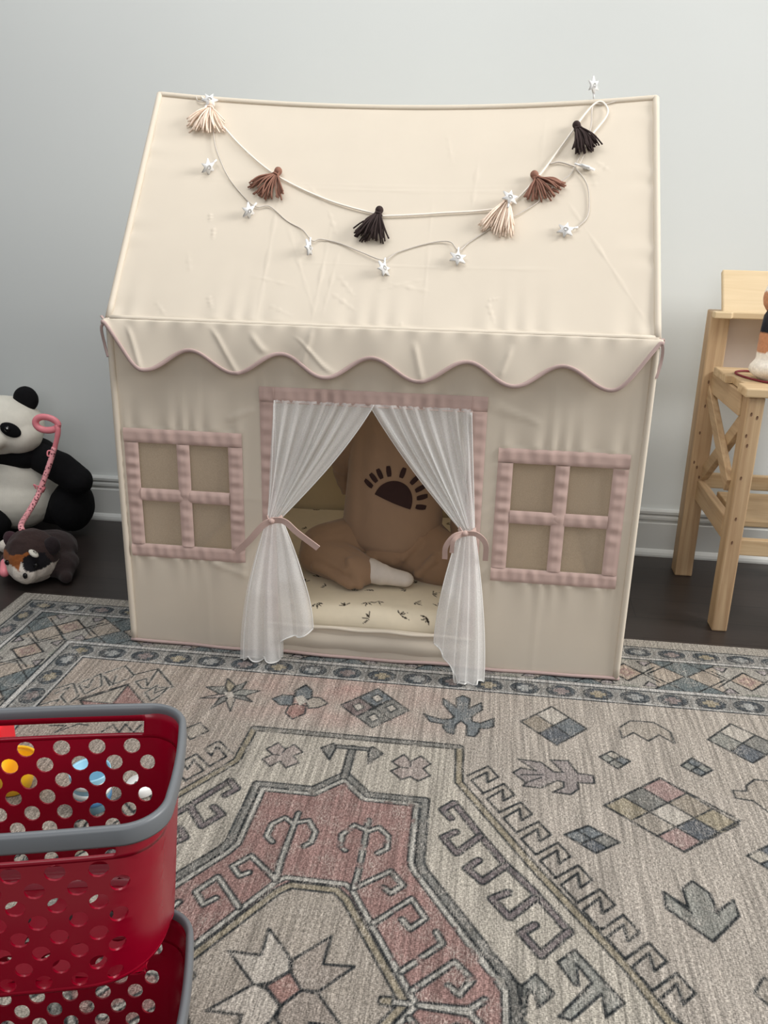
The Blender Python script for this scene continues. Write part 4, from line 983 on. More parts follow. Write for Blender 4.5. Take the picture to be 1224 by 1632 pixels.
# ------------------------------------------------------------------ tassel garland lying on the roof
def on_roof(u, s, off=.006): return roof_pt(np.array(u), np.array(s), off)
gar = thing('tassel_garland', 'white cord garland with cream, brown and dark yarn tassels draped across tent roof', 'garland', tuple(on_roof(.6, .306, .004)))
us = [(.110, .636), (.135, .612), (.160, .573), (.235, .491), (.331, .412), (.458, .348), (.578, .311), (.606, .307), (.719, .317), (.859, .335), (.925, .403), (.978, .492), (1.046, .612), (1.075, .632), (1.089, .597), (1.060, .545), (1.034, .505)]
P = smooth_path([on_roof(u, s, .006) for u, s in us], 8)
mk('cord', local(gar, tube(P, .0022, 7)[0]), tube(P, .0022, 7)[1], M['thread'], gar)
def tassel(u, s, du, ds, length, spread, m, seed, label, n=46):
    # head at (u, s) on the cord, strands fall along (du, ds) down the slope
    r = np.random.default_rng(seed); A = on_roof(u, s, .011); dn = on_roof(u+du*.01, s+ds*.01, .011)-A; dn /= np.linalg.norm(dn); sd = np.cross(dn, nrm); sd /= np.linalg.norm(sd)
    ps = []
    for k in range(n):
        a = r.uniform(-1, 1)*spread; h = r.uniform(.1, 1); ln = length*(.82+.3*r.random())*(1-.15*abs(a)); hx = .0065*a/spread
        d1 = dn*math.cos(a)+sd*math.sin(a)
        p0 = A+sd*hx+nrm*(h-.5)*.010; p1 = A+dn*.010+sd*hx*1.2+nrm*(h-.5)*.012; p2 = p1+d1*ln*.5+nrm*(h*.014-.003); p3 = p1+d1*ln*.95+sd*r.normal()*.004+nrm*(h*.012-.006)
        ps.append(tube(smooth_path([p0, p1, p2, p3], 4), .0019, 5))
    if seed % 3 == 1:
        for k in range(3):
            a = spread*(1.25+.3*k)*(-1 if seed % 2 else 1); d1 = dn*math.cos(a)+sd*math.sin(a); p1 = A+dn*.012; ps.append(tube(smooth_path([p1, p1+d1*length*.5+nrm*.004, p1+d1*length*.85-nrm*.004], 4), .0019, 5))
    t = mk('tassel', local(gar, merge(ps)[0]), merge(ps)[1], m, gar); t['label'] = label
    e = merge([ell(A-dn*.004+nrm*.001, (.0095, .0095, .0095), None, 16, 10), tube(np.array([A+dn*.009+.0085*(math.cos(q)*sd+math.sin(q)*nrm) for q in np.linspace(0, 2*PI, 14)]), .0018, 5)])
    mk('tassel_knot', local(gar, e[0]), e[1], m, t)
tassel(.140, .607, -.05, -1, .074, .72, M['yarn_cream'], 2, 'cream yarn tassel at the roof ridge'); tassel(.331, .418, -.38, -1, .070, .74, M['yarn_brown'], 3, 'brown yarn tassel')
tassel(.582, .314, -.12, -1, .074, .48, M['yarn_dark'], 4, 'dark brown yarn tassel'); tassel(.872, .352, -.28, -1, .088, .46, M['yarn_cream'], 6, 'cream yarn tassel near the cluster of lights')
tassel(.930, .418, .55, -1, .064, .95, M['yarn_brown'], 8, 'brown yarn tassel'); tassel(1.020, .558, .35, -1, .070, .40, M['yarn_dark'], 9, 'dark brown yarn tassel near the ridge')

# ------------------------------------------------------------------ star string lights
lights = thing('star_string_lights', 'string of small white star lights on clear wire looping over tent roof', 'string lights', tuple(on_roof(.608, .155, .003)))
wp = [(.095, .640), (.105, .622), (.135, .618), (.150, .56), (.165, .50), (.184, .455), (.215, .40), (.262, .345), (.294, .318), (.325, .322), (.37, .285), (.41, .26), (.437, .228), (.455, .235), (.50, .226), (.555, .20), (.605, .180), (.635, .205), (.70, .232), (.748, .236), (.770, .212), (.79, .235), (.83, .27), (.872, .30), (.90, .318), (.94, .352), (.965, .385), (1.005, .42), (1.018, .448), (1.035, .50), (1.052, .56), (1.055, .622), (1.085, .628), (1.125, .642)]
P = smooth_path([on_roof(u, s, .0045+.002*math.sin(i*1.7)) for i, (u, s) in enumerate(wp)], 8)
P2 = smooth_path([on_roof(u, s, .0045) for u, s in ((1.018, .448), (1.045, .40), (1.052, .35), (1.048, .305), (1.025, .275))], 8); P3 = smooth_path([on_roof(u, s, .0045) for u, s in ((1.018, .448), (.985, .462), (.96, .458))], 6); P4 = smooth_path([on_roof(u, s, .006) for u, s in ((1.055, .622), (1.05, .55), (1.04, .49), (1.028, .45))], 6)
e = merge([tube(P, .0015, 6), tube(P2, .0015, 6), tube(P3, .0019, 6), tube(P4, .001, 6)]); mk('wire', local(lights, e[0]), e[1], M['wire'], lights)
def star_mesh(R0, r0, th):
    V, F = [], []; n = 6
    for zz_ in (-th/2, th/2):
        for ring in (1., .45):
            for i in range(2*n):
                a = i*PI/n; r = (R0 if i % 2 == 0 else r0)*ring if ring == 1. else r0*.62; V.append((r*math.cos(a), r*math.sin(a), zz_*(1 if ring == 1. else 1.6)))
    m = 2*n
    for i in range(m):
        j = (i+1) % m; F += [(i, j, m+j, m+i)[::-1], (2*m+i, 2*m+j, 3*m+j, 3*m+i), (i, 2*m+i, 2*m+j, j)[::-1], (m+i, m+j, 3*m+j, 3*m+i)]
    return np.array(V), F
SV, SF = star_mesh(.0205, .0095, .0045); base_star = None
def star(pos, xdir, zdir):
    # xdir: from the wire to the tip; zdir: face normal
    x = np.array(xdir, float); x /= np.linalg.norm(x); z = np.array(zdir, float); z -= x*(z@x); z /= np.linalg.norm(z); y = np.cross(z, x); Rm = np.stack([x, y, z], 1); pos = np.array(pos)
    stem = tube(np.array([[-.028, 0, 0], [-.016, 0, 0]]), .0022, 6); bulb = ell((0, 0, 0), (.0045, .0045, .0045), None, 10, 6)
    V, F = merge([(SV, SF), stem, bulb]); mk('star_lamp', local(lights, V@Rm.T+pos), F, M['star'], lights)
xs_ = np.array([1., 0, 0]); dnv = np.array(on_roof(.6, .2)-on_roof(.6, .3)); dnv /= np.linalg.norm(dnv)
star(on_roof(.137, .617, .018), xs_*.3-dnv, nrm+.3*xs_)
star(on_roof(.164, .420, .012), dnv*.75-xs_*.55, xs_*.6+dnv*.9+nrm*.35)
star(on_roof(.280, .300, .012), dnv*.8-xs_*.5, xs_*.7+dnv*.4+nrm*.3)
star(on_roof(.434, .203, .012), dnv, xs_*.95+nrm*.3)
star(on_roof(.609, .152, .012), dnv, xs_*.75+nrm*.65)
star(on_roof(.770, .186, .012), dnv, nrm+xs_*.25)
star(on_roof(.876, .345, .026), -dnv+.1*xs_, nrm+xs_*.4)
star(on_roof(1.043, .438, .012), xs_*.9+dnv*.35, nrm*.5-dnv*.8)
star(on_roof(1.002, .266, .010), -xs_*.9+dnv*.3, nrm)
star((1.0535, .394, HR+ridge_sag(1.0535)+.036), (-.12, 0, 1), (.75, -.65, 0))

# ------------------------------------------------------------------ panda plush
pa = thing('panda_plush', 'big black and white plush panda sitting against the grey wall left of the tent', 'stuffed toy', (-.715, .72, FZ))
def bl(name, prims, m, t, vox=.006, sm=6, fold=.001, ff=60, colorf=None, par=None):
    o_ = blob(name, prims, vox, m, t, sm, fold, ff, colorf, post=lambda co: local(t, np.column_stack([co[:, 0], co[:, 1], np.maximum(co[:, 2], FZ+.0005)])))
    if par is not None: o_.parent = par
    return o_
bl('body', [ell((-.715, .735, .152), (.152, .118, .160)), ell((-.715, .72, .11), (.155, .125, .105))], M['white_fur'], pa)
bl('shoulder_band', [ell((-.715, .74, .268), (.150, .112, .046)), caps((-.80, .68, .262), (-.63, .68, .268), .045, .045)], M['black_fur'], pa)
hd = bl('head', [ell((-.715, .70, .358), (.140, .112, .100)), ell((-.64, .675, .335), (.07, .07, .06)), ell((-.79, .675, .335), (.07, .07, .06)), ell((-.69, .600, .335), (.045, .03, .032))], M['white_fur'], pa, sm=10)
bl('ear', [ell((-.628, .715, .447), (.042, .026, .042), eul(0, 25, 0))], M['black_fur'], pa, .004, 4, par=hd); bl('ear', [ell((-.802, .715, .447), (.042, .026, .042), eul(0, -25, 0))], M['black_fur'], pa, .004, 4, par=hd)
for s in (-1, 1):
    bl('eye_patch', [ell((-.690+s*.060, .602+(.006 if s > 0 else 0), .370), (.034, .012, .022), eul(0, s*32, s*22))], M['black_fur'], pa, .003, 3, 0, par=hd)
    e = ell((-.690+s*.056, .590+(.006 if s > 0 else 0), .376), (.0105, .006, .0105), None, 14, 10); part('eye', e, M['black_gloss'], pa, hd)
    e = ell((-.690+s*.056+.004, .5835+(.006 if s > 0 else 0), .380), (.003, .002, .003), None, 8, 6); part('eye_glint', e, M['white'], pa, hd)
part('nose', ell((-.690, .571, .348), (.014, .008, .010), None, 14, 10), M['black_gloss'], pa, hd)
part('mouth', tube(smooth_path([(-.715, .578, .328), (-.702, .572, .322), (-.690, .572, .332), (-.678, .572, .322), (-.664, .578, .328)], 5), .0018, 6), M['black_fur'], pa, hd)
bl('arm', [caps((-.60, .70, .262), (-.515, .675, .236), .046, .052), caps((-.515, .675, .236), (-.455, .672, .195), .052, .048)], M['black_fur'], pa); bl('arm', [caps((-.83, .70, .262), (-.915, .66, .21), .046, .05), caps((-.915, .66, .21), (-.94, .62, .15), .05, .045)], M['black_fur'], pa)
bl('leg', [ell((-.505, .715, .092), (.068, .09, .088)), caps((-.60, .74, .07), (-.51, .72, .085), .055, .07)], M['black_fur'], pa); bl('leg', [ell((-.745, .600, .058), (.075, .07, .062)), caps((-.76, .70, .06), (-.75, .61, .055), .055, .055)], M['black_fur'], pa)

# ------------------------------------------------------------------ calico plush on the floor
dg_ = thing('calico_plush', 'brown, white and orange plush animal flopped on the dark floor by rug corner', 'stuffed toy', (-.43, .33, FZ))
def dog_col(co):
    p = co+np.array(dg_.location); x, y, z = p.T; c = np.zeros((len(p), 3)); c[:] = (58, 44, 42)
    x0, y0, z0 = -.432, .312, .07; w_ = .006*sn(p, 90, 2, 2)
    front = (y < y0+.045+.3*(z0-z)) & (x < -.362+.35*(z0-z))
    c[front & (z+w_ < .106)] = (150, 88, 46); c[front & (z+w_+(x-x0)*.18 < .064)] = (214, 204, 192)
    patch = front & (np.hypot((x+.392)/.034, (z-.082)/.026) < 1); c[patch] = (26, 24, 28)
    ring = front & (np.hypot((x+.392)/.034, (z-.082)/.026) > 1) & (np.hypot((x+.386)/.046, (z-.072)/.036) < 1) & (z < .085); c[ring] = (214, 204, 194)
    return c
fur = attr_mat('calico_fur', .95, .6, 420, .002, .1, .14, 160)
bl('head', [ell((-.435, .315, .076), (.078, .072, .080)), ell((-.428, .262, .046), (.040, .034, .034)), ell((-.44, .30, .055), (.062, .06, .055))], fur, dg_, .004, 5, .0015, 160, dog_col)
def plain(c): return lambda co: np.full((len(co), 3), c, float)
bl('body', [ell((-.43, .405, .058), (.080, .09, .058)), ell((-.375, .36, .036), (.052, .06, .038)), caps((-.35, .335, .024), (-.335, .31, .018), .026, .02)], fur, dg_, .005, 5, .0015, 140, plain((50, 40, 40)))
bl('ear', [ell((-.368, .305, .112), (.026, .018, .032), eul(0, 40, 0))], fur, dg_, .003, 4, .001, 160, plain((40, 32, 34))); bl('ear', [ell((-.492, .320, .118), (.026, .018, .030), eul(0, -40, 0))], fur, dg_, .003, 4, .001, 160, plain((62, 40, 46)))
bl('paw', [caps((-.55, .43, .045), (-.578, .42, .055), .024, .022)], fur, dg_, .003, 4, .001, 160, plain((220, 212, 200))); bl('paw', [caps((-.50, .40, .03), (-.545, .37, .03), .028, .024)], fur, dg_, .003, 4, .001, 160, plain((54, 34, 40)))
part('nose', ell((-.412, .2275, .050), (.007, .005, .009), None, 12, 8), M['black_gloss'], dg_)
part('eye', ell((-.388, .247, .076), (.008, .005, .008), None, 12, 8), M['black_gloss'], dg_); part('eye', ell((-.476, .252, .076), (.008, .005, .008), None, 12, 8), M['black_gloss'], dg_)
part('brow_patch', ell((-.395, .256, .108), (.016, .012, .007), eul(0, 38, 0), 14, 10), M['white_fur'], dg_)
bl('harness', [caps((-.512, .30, .052), (-.500, .27, .036), .015, .014), ell((-.515, .33, .04), (.016, .04, .03))], M['pinkplastic'], dg_, .003, 3, .0005)

# ------------------------------------------------------------------ toy lead
ld = thing('toy_lead', 'pink toy lead with looped handle and patterned strap leaning across the panda', 'toy leash', (-.46, .32, .145))
a = np.linspace(0, 2*PI, 40); ctr = np.array([-.500, .588, .402]); ex = np.array([.95, .12, -.10]); ez = np.array([.10, .05, .98])
ring = [ctr+ex*.036*math.cos(q)*(1+.12*math.cos(q))+ez*.021*math.sin(q) for q in a]
h = merge([tube(ring, .0105, 10, .8, False), tube(smooth_path([(-.466, .592, .398), (-.462, .59, .382), (-.466, .588, .36), (-.474, .586, .335), (-.477, .585, .322)], 6), [.009]*6+[.0085]*6+[.0078]*13, 10)])
part('handle', h, M['pinkplastic'], ld)
P = smooth_path([(-.477, .585, .328), (-.490, .570, .28), (-.508, .552, .225), (-.522, .53, .18), (-.515, .46, .155), (-.475, .345, .158), (-.458, .318, .150)], 8); part('strap', tube(P, .0085, 10), M['pinkstrap'], ld)
part('buckle', merge([box((-.514, .546, .203), (.020, .012, .018), eul(0, 25, 0)), tube(smooth_path([(-.520, .540, .21), (-.532, .536, .218), (-.528, .54, .204)], 5), .0022, 6)]), M['pinkplastic'], ld)
part('clip', tube(smooth_path([(-.482, .58, .318), (-.494, .574, .318), (-.494, .57, .304), (-.484, .574, .302)], 5), .0026, 6), M['pinkplastic'], ld)

# ------------------------------------------------------------------ wooden step stool
st = thing('step_stool', 'unfinished pine step stool with crossed side braces right of the tent', 'step stool', (1.66, .54, FZ))
SX0, SX1 = 1.463, 1.875
def bx(name, c, s, m, bev=.003, rot=None, parent=None):
    V, F = box((0, 0, 0), s, rot); o_ = mk(name, V, F, m, parent or st, False); o_.location = np.array(c)-np.array(st.location); bevel(o_, bev); return o_
def leg(x0, x1, y0, y1, z1, lab):
    o_ = bx('leg', ((x0+x1)/2, (y0+y1)/2, (FZ+z1)/2), (x1-x0, y1-y0, z1-FZ), M['pine_z'], .004)
    return o_
lb = [leg(SX0, SX0+.052, .700, .760, .800, 'l'), leg(SX1-.052, SX1, .700, .760, .800, 'r'), leg(SX0+.028, SX0+.068, .322, .378, .632, 'l'), leg(SX1-.068, SX1-.028, .322, .378, .632, 'r')]
def screws(parent, pts, axis):
    for p in pts:
        r = (.0026, .0012, .0052)
        V, F = ell((0, 0, 0), r, None, 12, 6); o_ = mk('screw_hole', V, F, M['screw'], parent); o_.location = np.array(p)-np.array(st.location)-np.array(parent.location)
screws(lb[0], [(SX0+.018, .6998, .60), (SX0+.036, .6998, .592), (SX0+.018, .6998, .53), (SX0+.034, .6998, .525), (SX0+.014, .6998, .45), (SX0+.010, .6998, .36), (SX0+.02, .6998, .345), (SX0+.03, .6998, .315)], 1)
screws(lb[2], [(SX0+.040, .3218, .590), (SX0+.055, .3218, .582), (SX0+.036, .3218, .535), (SX0+.042, .3218, .51), (SX0+.040, .3218, .425), (SX0+.044, .3218, .315), (SX0+.044, .3218, .25)], 1)
def poly_prism(P, z0, z1):
    n = len(P); V = [(x, y, z0) for x, y in P]+[(x, y, z1) for x, y in P]; return np.array(V), [tuple(range(n))[::-1], tuple(range(n, 2*n))]+[(i, (i+1) % n, n+(i+1) % n, n+i) for i in range(n)]
P = [(SX0+.012, .640), (SX0+.012, .50), (SX0+.030, .50), (SX0+.030, .395), (SX0+.016, .395), (SX0+.016, .312), (SX1-.016, .312), (SX1-.016, .395), (SX1-.030, .395), (SX1-.030, .50), (SX1-.012, .50), (SX1-.012, .640)]
e = poly_prism(P, .633, .655); bevel(part('step', e, M['pine_x'], st, smooth=False), .003)
bx('backrest', ((SX0+SX1)/2+.006, .708, .852), (SX1-SX0-.028, .018, .132), M['ply'], .004, eul(-33, 0, 0))
e = poly_prism([(SX0-.006, .672), (SX0-.006, .640), (SX0+.040, .640), (SX0+.044, .652), (SX1-.044, .652), (SX1-.040, .640), (SX1+.006, .640), (SX1+.006, .672)], .786, .804); bevel(part('backrest_ledge', e, M['ply'], st, smooth=False), .003)
bx('back_panel', ((SX0+SX1)/2, .748, .715), (SX1-SX0-.104, .010, .165), M['panel'], .002)
for s, x in ((1, SX0+.034), (-1, SX1-.034)):
    bx('side_rail', (x, .54, .602), (.020, .325, .060), M['pine_y'], .003); r_ = bx('side_rail', (x+s*.004, .54, .275), (.022, .325, .062), M['pine_y'], .003)
    for rev in (0, 1):
        p0, p1 = np.array((.705, .575) if not rev else (.705, .325)), np.array((.372, .39) if not rev else (.372, .575)); L = float(np.hypot(*(p1-p0))); an = math.atan2(p1[1]-p0[1], p1[0]-p0[0])
        bx('cross_brace', (x+s*(.002+.018*rev)-(.009*s), (p0[0]+p1[0])/2, (p0[1]+p1[1])/2), (.018, L, .040), M['pine_y'], .002, Matrix.Rotation(an, 3, 'X'))
bx('lower_rail', ((SX0+SX1)/2, .728, .300), (SX1-SX0-.104, .020, .045), M['pine_x'], .003); bx('lower_rail', ((SX0+SX1)/2, .350, .232), (SX1-SX0-.136, .020, .045), M['pine_x'], .003)
bx('lower_shelf', ((SX0+SX1)/2+.02, .55, .272), (SX1-SX0-.125, .26, .018), M['pine_x'], .003)
# plush and cord on the step
pl = thing('calico_kitten_plush', 'white, tan and black plush standing upright on the wooden step stool', 'stuffed toy', (1.580, .46, .655))
def kit_col(co):
    p = co+np.array(pl.location); z = p[:, 2]+.004*sn(p, 80, 5, 2); c = np.zeros((len(p), 3)); c[:] = (232, 226, 216)
    c[(z > .725) & (z < .875)] = (186, 132, 98); c[(z > .772) & (z < .832) & (p[:, 0] < 1.60)] = (24, 26, 36); return c
bl('body', [caps((1.580, .46, .69), (1.584, .46, .80), .050, .050), ell((1.578, .45, .685), (.062, .06, .032))], fur, pl, .005, 5, .0015, 140, kit_col)
hd = bl('head', [ell((1.592, .46, .862), (.066, .060, .056)), ell((1.592, .408, .852), (.026, .022, .020))], fur, pl, .005, 5, .0015, 140, kit_col)
bl('ear', [ell((1.556, .462, .918), (.016, .012, .024), eul(0, -20, 0))], fur, pl, .003, 3, .001, 140, plain((232, 226, 216)), par=hd); bl('ear', [ell((1.632, .462, .918), (.016, .012, .024), eul(0, 20, 0))], fur, pl, .003, 3, .001, 140, plain((186, 132, 98)), par=hd)
part('nose', ell((1.592, .385, .856), (.007, .004, .005), None, 12, 8), M['black_gloss'], pl, hd); part('eye', ell((1.570, .404, .872), (.007, .005, .007), None, 12, 8), M['black_gloss'], pl, hd); part('eye', ell((1.614, .404, .872), (.007, .005, .007), None, 12, 8), M['black_gloss'], pl, hd)
P = smooth_path([(1.66, .40, .6582), (1.60, .392, .6582), (1.548, .40, .6582), (1.512, .47, .6582), (1.505, .53, .6585), (1.535, .56, .659), (1.60, .545, .6585), (1.66, .55, .6582)], 8)
o = mk('cord', *tube(P, .0028, 8), M['maroon']); tag(o, 'dark red cord looped on the stool step around the plush', 'cord')

# ------------------------------------------------------------------ perforated baskets
TH = math.radians(14); E1 = np.array([math.cos(TH), math.sin(TH), 0]); E2 = np.array([-math.sin(TH), math.cos(TH), 0])
BC0 = E1*.055+E2*(-1.168); BC = BC0
def outline(A, B, R):
    # closed outline, counter-clockwise, gently bowed long sides, starting at the middle of the far side
    def arc(cx, cy_, a0, a1, r, k): return [(cx+r*math.cos(q), cy_+r*math.sin(q)) for q in np.linspace(a0, a1, k)]
    pts = []
    bow = lambda x: .006*(1-(x/A)**2)
    for x in np.linspace(0, -(A-R), 30): pts.append((x, B+bow(x)-bow(A-R)))
    pts += arc(-(A-R), B-R, PI/2, PI, R, 24); pts += [(-A-.003*(1-(y/(B-R))**2), y) for y in np.linspace(B-R, -(B-R), 24)[1:-1]]; pts += arc(-(A-R), -(B-R), PI, 1.5*PI, R, 24)
    for x in np.linspace(-(A-R), A-R, 60)[1:-1]: pts.append((x, -(B+bow(x)-bow(A-R))))
    pts += arc(A-R, -(B-R), 1.5*PI, 2*PI, R, 24); pts += [(A+.003*(1-(y/(B-R))**2), y) for y in np.linspace(-(B-R), B-R, 24)[1:-1]]; pts += arc(A-R, B-R, 0, PI/2, R, 24)
    for x in np.linspace(A-R, 0, 30)[1:]: pts.append((x, B+bow(x)-bow(A-R)))
    P = np.array(pts); L = np.concatenate([[0], np.cumsum(np.hypot(*np.diff(P, axis=0).T))])
    return P, L
OUT0 = outline(.199, .114, .046); OUT1 = outline(.180, .094, .088)
def along(O_, s):
    P, L = O_; q = (np.asarray(s) % 1.)*L[-1]; return np.interp(q, L, P[:, 0]), np.interp(q, L, P[:, 1])
def bpt(s, h, H, taper=.022, off=0.):
    """s in 0..1 around, h height above the basket bottom, off outward from the wall"""
    xa, ya = along(OUT0, s); xb, yb = along(OUT1, s); k = np.clip(np.asarray(h)/H, 0, 1)**.8; x = xb+(xa-xb)*k; y = yb+(ya-yb)*k
    if off:
        dx_, dy_ = along(OUT0, np.asarray(s)+.002); ex_, ey_ = along(OUT0, np.asarray(s)-.002); tx, ty = dx_-ex_, dy_-ey_; L_ = np.hypot(tx, ty); x = x+off*ty/L_*1.; y = y-off*tx/L_
        return x[..., None]*E1+y[..., None]*E2+BC
    return x[..., None]*E1+y[..., None]*E2+BC
def tile(hole, rad):
    # unit tile boundary (16 points incl. corners and edge midpoints) and inner circle in tile units
    b = []
    for t in (0, .25, .5, .75): b.append((-.5+t, -.5))
    for t in (0, .25, .5, .75): b.append((.5, -.5+t))
    for t in (0, .25, .5, .75): b.append((.5-t, .5))
    for t in (0, .25, .5, .75): b.append((-.5, .5-t))
    return np.array(b)
TB = tile(0, 0)
def perf(name, to3d, ncol, nrow, has, rad_u, rad_v, m, t, close=True, th=.0026):
    V, F = [], []; idx = {}
    def vid(u, v):
        key = (round((u % ncol if close else u)*1000), round(v*1000))
        if key not in idx: idx[key] = len(V); V.append((u, v))
        return idx[key]
    for r in range(nrow):
        sh = .5*(r % 2)
        for c in range(ncol):
            cu, cv = c+.5+sh, r+.5; B = TB+[cu, cv]; bi = [vid(*p) for p in B]
            ang = np.arctan2(TB[:, 1], TB[:, 0])
            if has(c, r, cu):
                ring = []
                for a in ang: ring.append(len(V)); V.append((cu+rad_u*math.cos(a), cv+rad_v*math.sin(a)))
                F += [(bi[k], bi[(k+1) % 16], ring[(k+1) % 16], ring[k]) for k in range(16)]
            elif has(c, r, cu) is None: continue
            else:
                k0 = len(V); V.append((cu, cv)); F += [(bi[k], bi[(k+1) % 16], k0) for k in range(16)]
    V3 = to3d(np.array(V)); o_ = mk(name, local(t, V3), F, m, t, True); sd = o_.modifiers.new('s', 'SOLIDIFY'); sd.thickness = th; sd.offset = -1
    es = o_.modifiers.new('e', 'EDGE_SPLIT'); es.split_angle = math.radians(50)
    return o_
def basket(name, label, zb, H, shift):
    global BC
    BC = BC0+E1*shift[0]+E2*shift[1]
    t = thing('storage_basket', label, 'basket', tuple(BC+np.array([0, 0, zb])), 'stacked red perforated baskets')
    per = OUT0[1][-1]; ncol = int(round(per/.0445)); nrow = 8 if H > .22 else 7; h0, h1 = .014, H-.040
    def to3(uv):
        s = uv[:, 0]/ncol; h = h0+(h1-h0)*uv[:, 1]/nrow; p = bpt(s, h, H); p[:, 2] = zb+h; return p
    P, L = OUT0
    def side(cu):
        q = ((cu/ncol) % 1.)*L[-1]; return abs(np.interp(q, L, P[:, 1])) > .104 and abs(np.interp(q, L, P[:, 0])) < .166
    perf('basket_wall', to3, ncol, nrow, lambda c, r, cu: bool(side(cu)), .245, .0108/((h1-h0)/nrow), M['red'], t)
    # band under the rim with long grip slots on both long sides
    n = 400; sgrid = np.arange(n)/n; hs = np.array([h1, h1+.006, H-.017, H-.004]); Vv = []
    for h in hs:
        p = bpt(sgrid, np.full(n, h), H); p[:, 2] = zb+h; Vv.append(p)
    Vv = np.stack(Vv, 1); F = gridF(n, 4, True); q = sgrid*L[-1]; yy_, xx_ = np.abs(np.interp(q, L, P[:, 1])), np.abs(np.interp(q, L, P[:, 0])); slot = (yy_ > .100) & (xx_ < .150)
    Fk = [f for i, f in enumerate(F) if not (slot[i//3] and i % 3 == 1)]
    o_ = mk('rim_band', local(t, Vv.reshape(-1, 3)), Fk, M['red'], t); sd = o_.modifiers.new('s', 'SOLIDIFY'); sd.thickness = .0026; sd.offset = -1
    # floor
    def tof(uv):
        x = (uv[:, 0]/9-.5)*.44; y = (uv[:, 1]/8-.5)*.256
        xc = np.clip(x, -.160, .160); yc = np.clip(y, -.076, .076); p = xc[:, None]*E1+yc[:, None]*E2+BC; p[:, 2] = zb+.0045; return p
    perf('basket_floor', tof, 9, 8, lambda c, r, cu: (1 <= cu <= 8 and 1 <= r <= 6), .24, .36, M['red'], t, False)
    bo = [bpt(sgrid, np.full(n, h), H, .022, o2) for h, o2 in ((.002, -.030), (.002, -.008), (.006, -.002), (h0, 0.))]
    for p, h in zip(bo, (.0035, .0015, .005, h0)): p[:, 2] = zb+h
    o_ = mk('base_edge', local(t, np.stack(bo, 1).reshape(-1, 3)), gridF(n, 4, True), M['red'], t); sd = o_.modifiers.new('s', 'SOLIDIFY'); sd.thickness = .0026; sd.offset = -1
    # grey rim
    prof = [(-.0035, H-.016), (.0065, H-.019), (.0075, H-.014), (.0075, H+.002), (.0055, H+.0065), (.001, H+.0075), (-.003, H+.0055), (-.0045, H-.002), (-.0035, H-.016)]
    prof = [(-.003, H-.016), (.0045, H-.018), (.0055, H-.015), (.0055, H+.001), (.004, H+.0040), (.001, H+.0050), (-.0022, H+.0040), (-.0036, H-.001)]
    R = []
    for off, h in prof:
        p = bpt(sgrid, np.full(n, H), H, .022, off); p[:, 2] = zb+h; R.append(p)
    R = np.stack(R, 1); k = len(prof); F = np.stack([np.array((i*k+j, ((i+1) % n)*k+j, ((i+1) % n)*k+(j+1) % k, i*k+(j+1) % k)) for i in range(n) for j in range(k)])
    o_ = mk('rim', local(t, R.reshape(-1, 3)), F[:, ::-1], M['grey'], t); o_['label'] = 'grey plastic rim'
    return t
basket('storage_basket', 'red perforated plastic basket with grey rim, upper of the stacked pair', .212, .235, (0, 0))
basket('storage_basket', 'red perforated plastic basket with grey rim, lower of the stacked pair on the rug', .001, .202, (.004, -.084))

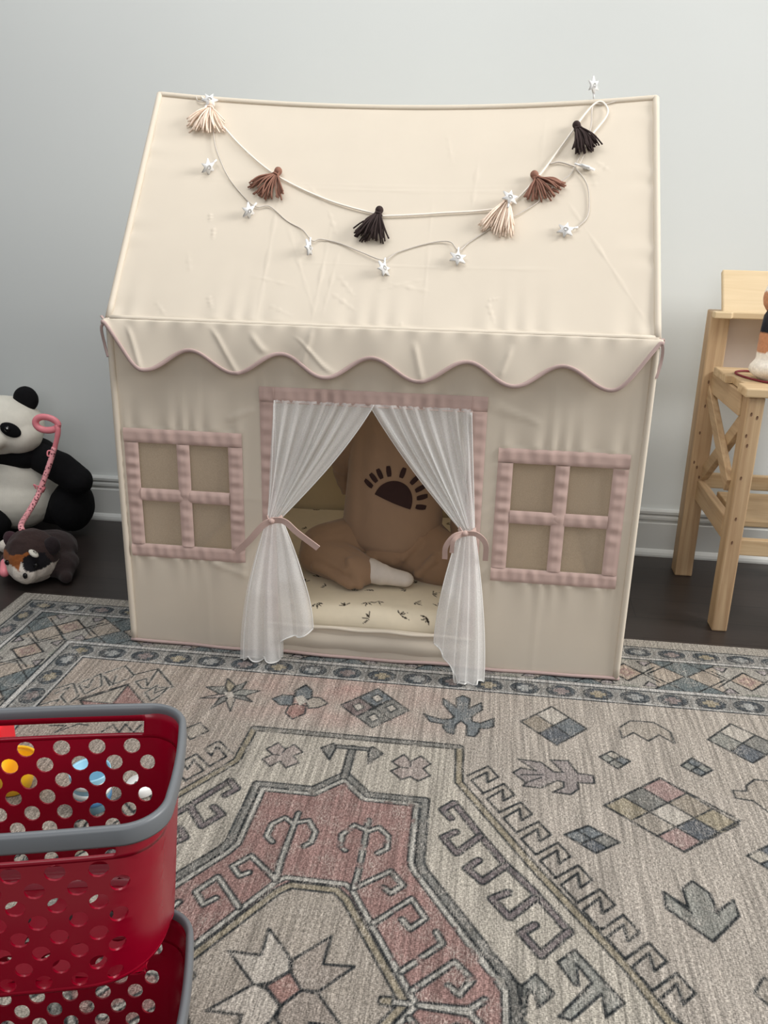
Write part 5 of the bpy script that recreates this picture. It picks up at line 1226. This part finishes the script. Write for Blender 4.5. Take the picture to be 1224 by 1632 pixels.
# ------------------------------------------------------------------ toys on the rug behind the baskets
def lathe(prof, c, n=32, rot=None):
    V = np.array([(r*math.cos(a), r*math.sin(a), z) for r, z in prof for a in np.arange(n)*2*PI/n]); k = len(prof)
    if rot is not None: V = V@np.array(rot.to_3x3()).T
    F = [(i*n+j, i*n+(j+1) % n, (i+1)*n+(j+1) % n, (i+1)*n+j) for i in range(k-1) for j in range(n)]
    return V+np.array(c), F
yt = thing('toy_bowl', 'yellow plastic toy bowl on the rug, glimpsed through the left basket holes', 'toy bowl', (.012, -.600, 0))
part('bowl', lathe([(.0, .003), (.026, .003), (.030, .006), (.044, .05), (.046, .058), (.048, .058), (.0475, .05), (.033, .004), (.028, .0005), (0, .0005)][::-1], (.012, -.600, 0)), M['yellow'], yt)
part('rolled_lip', tube([(.012+.047*math.cos(a), -.600+.047*math.sin(a), .058) for a in np.linspace(0, 2*PI, 40)], .0028, 8, 1, False), M['yellow'], yt)
bt = thing('toy_cup', 'light blue and white striped toy cup on the rug behind the upper basket', 'toy cup', (.182, -.625, 0))
part('cup', lathe([(0, .004), (.028, .004), (.034, .075), (.0365, .078), (.037, .074), (.031, .001), (0, .0008)][::-1], (.182, -.625, 0)), M['blue'], bt)
for z, r, m in ((.022, .0335, 'navy'), (.040, .035, 'white'), (.060, .0363, 'white')): part('stripe', lathe([(r-.001, z-.005), (r+.0006, z-.004), (r+.0011, z+.004), (r-.0005, z+.005)], (.182, -.625, 0)), M[m], bt)
wt = thing('toy_disc', 'small white toy disc with black mark lying on the rug behind baskets', 'toy disc', (.252, -.572, 0))
part('disc', lathe([(0, .001), (.026, .001), (.028, .004), (.028, .016), (.025, .020), (0, .021)], (.252, -.572, 0)), M['white'], wt)
s_ = .0065; cx, cy2 = .2505, -.580
mkv = merge([tube([(cx-s_, cy2-s_*.8, .0212), (cx+s_, cy2-s_*.8, .0212)], .0009, 5), tube([(cx-s_, cy2+s_*.8, .0212), (cx+s_, cy2+s_*.8, .0212)], .0009, 5), tube([(cx-s_, cy2-s_*.8, .0212), (cx-s_, cy2+s_*.8, .0212)], .0009, 5), tube([(cx+s_, cy2-s_*.8, .0212), (cx+s_, cy2+s_*.8, .0212)], .0009, 5), tube([(cx-s_*.6, cy2-s_*.5, .0212), (cx, cy2+s_*.5, .0212), (cx+s_*.6, cy2-s_*.1, .0212)], .001, 5)])
part('mark', mkv, M['black_gloss'], wt)
rtoy = mk('toy_block', *box((0, 0, 0), (.085, .06, .09)), M['redtoy'], None, False); rtoy.location = (-.080, -.520, .0451); bevel(rtoy, .008, 3); tag(rtoy, 'bright red toy block on the rug behind the baskets at far left', 'toy block')
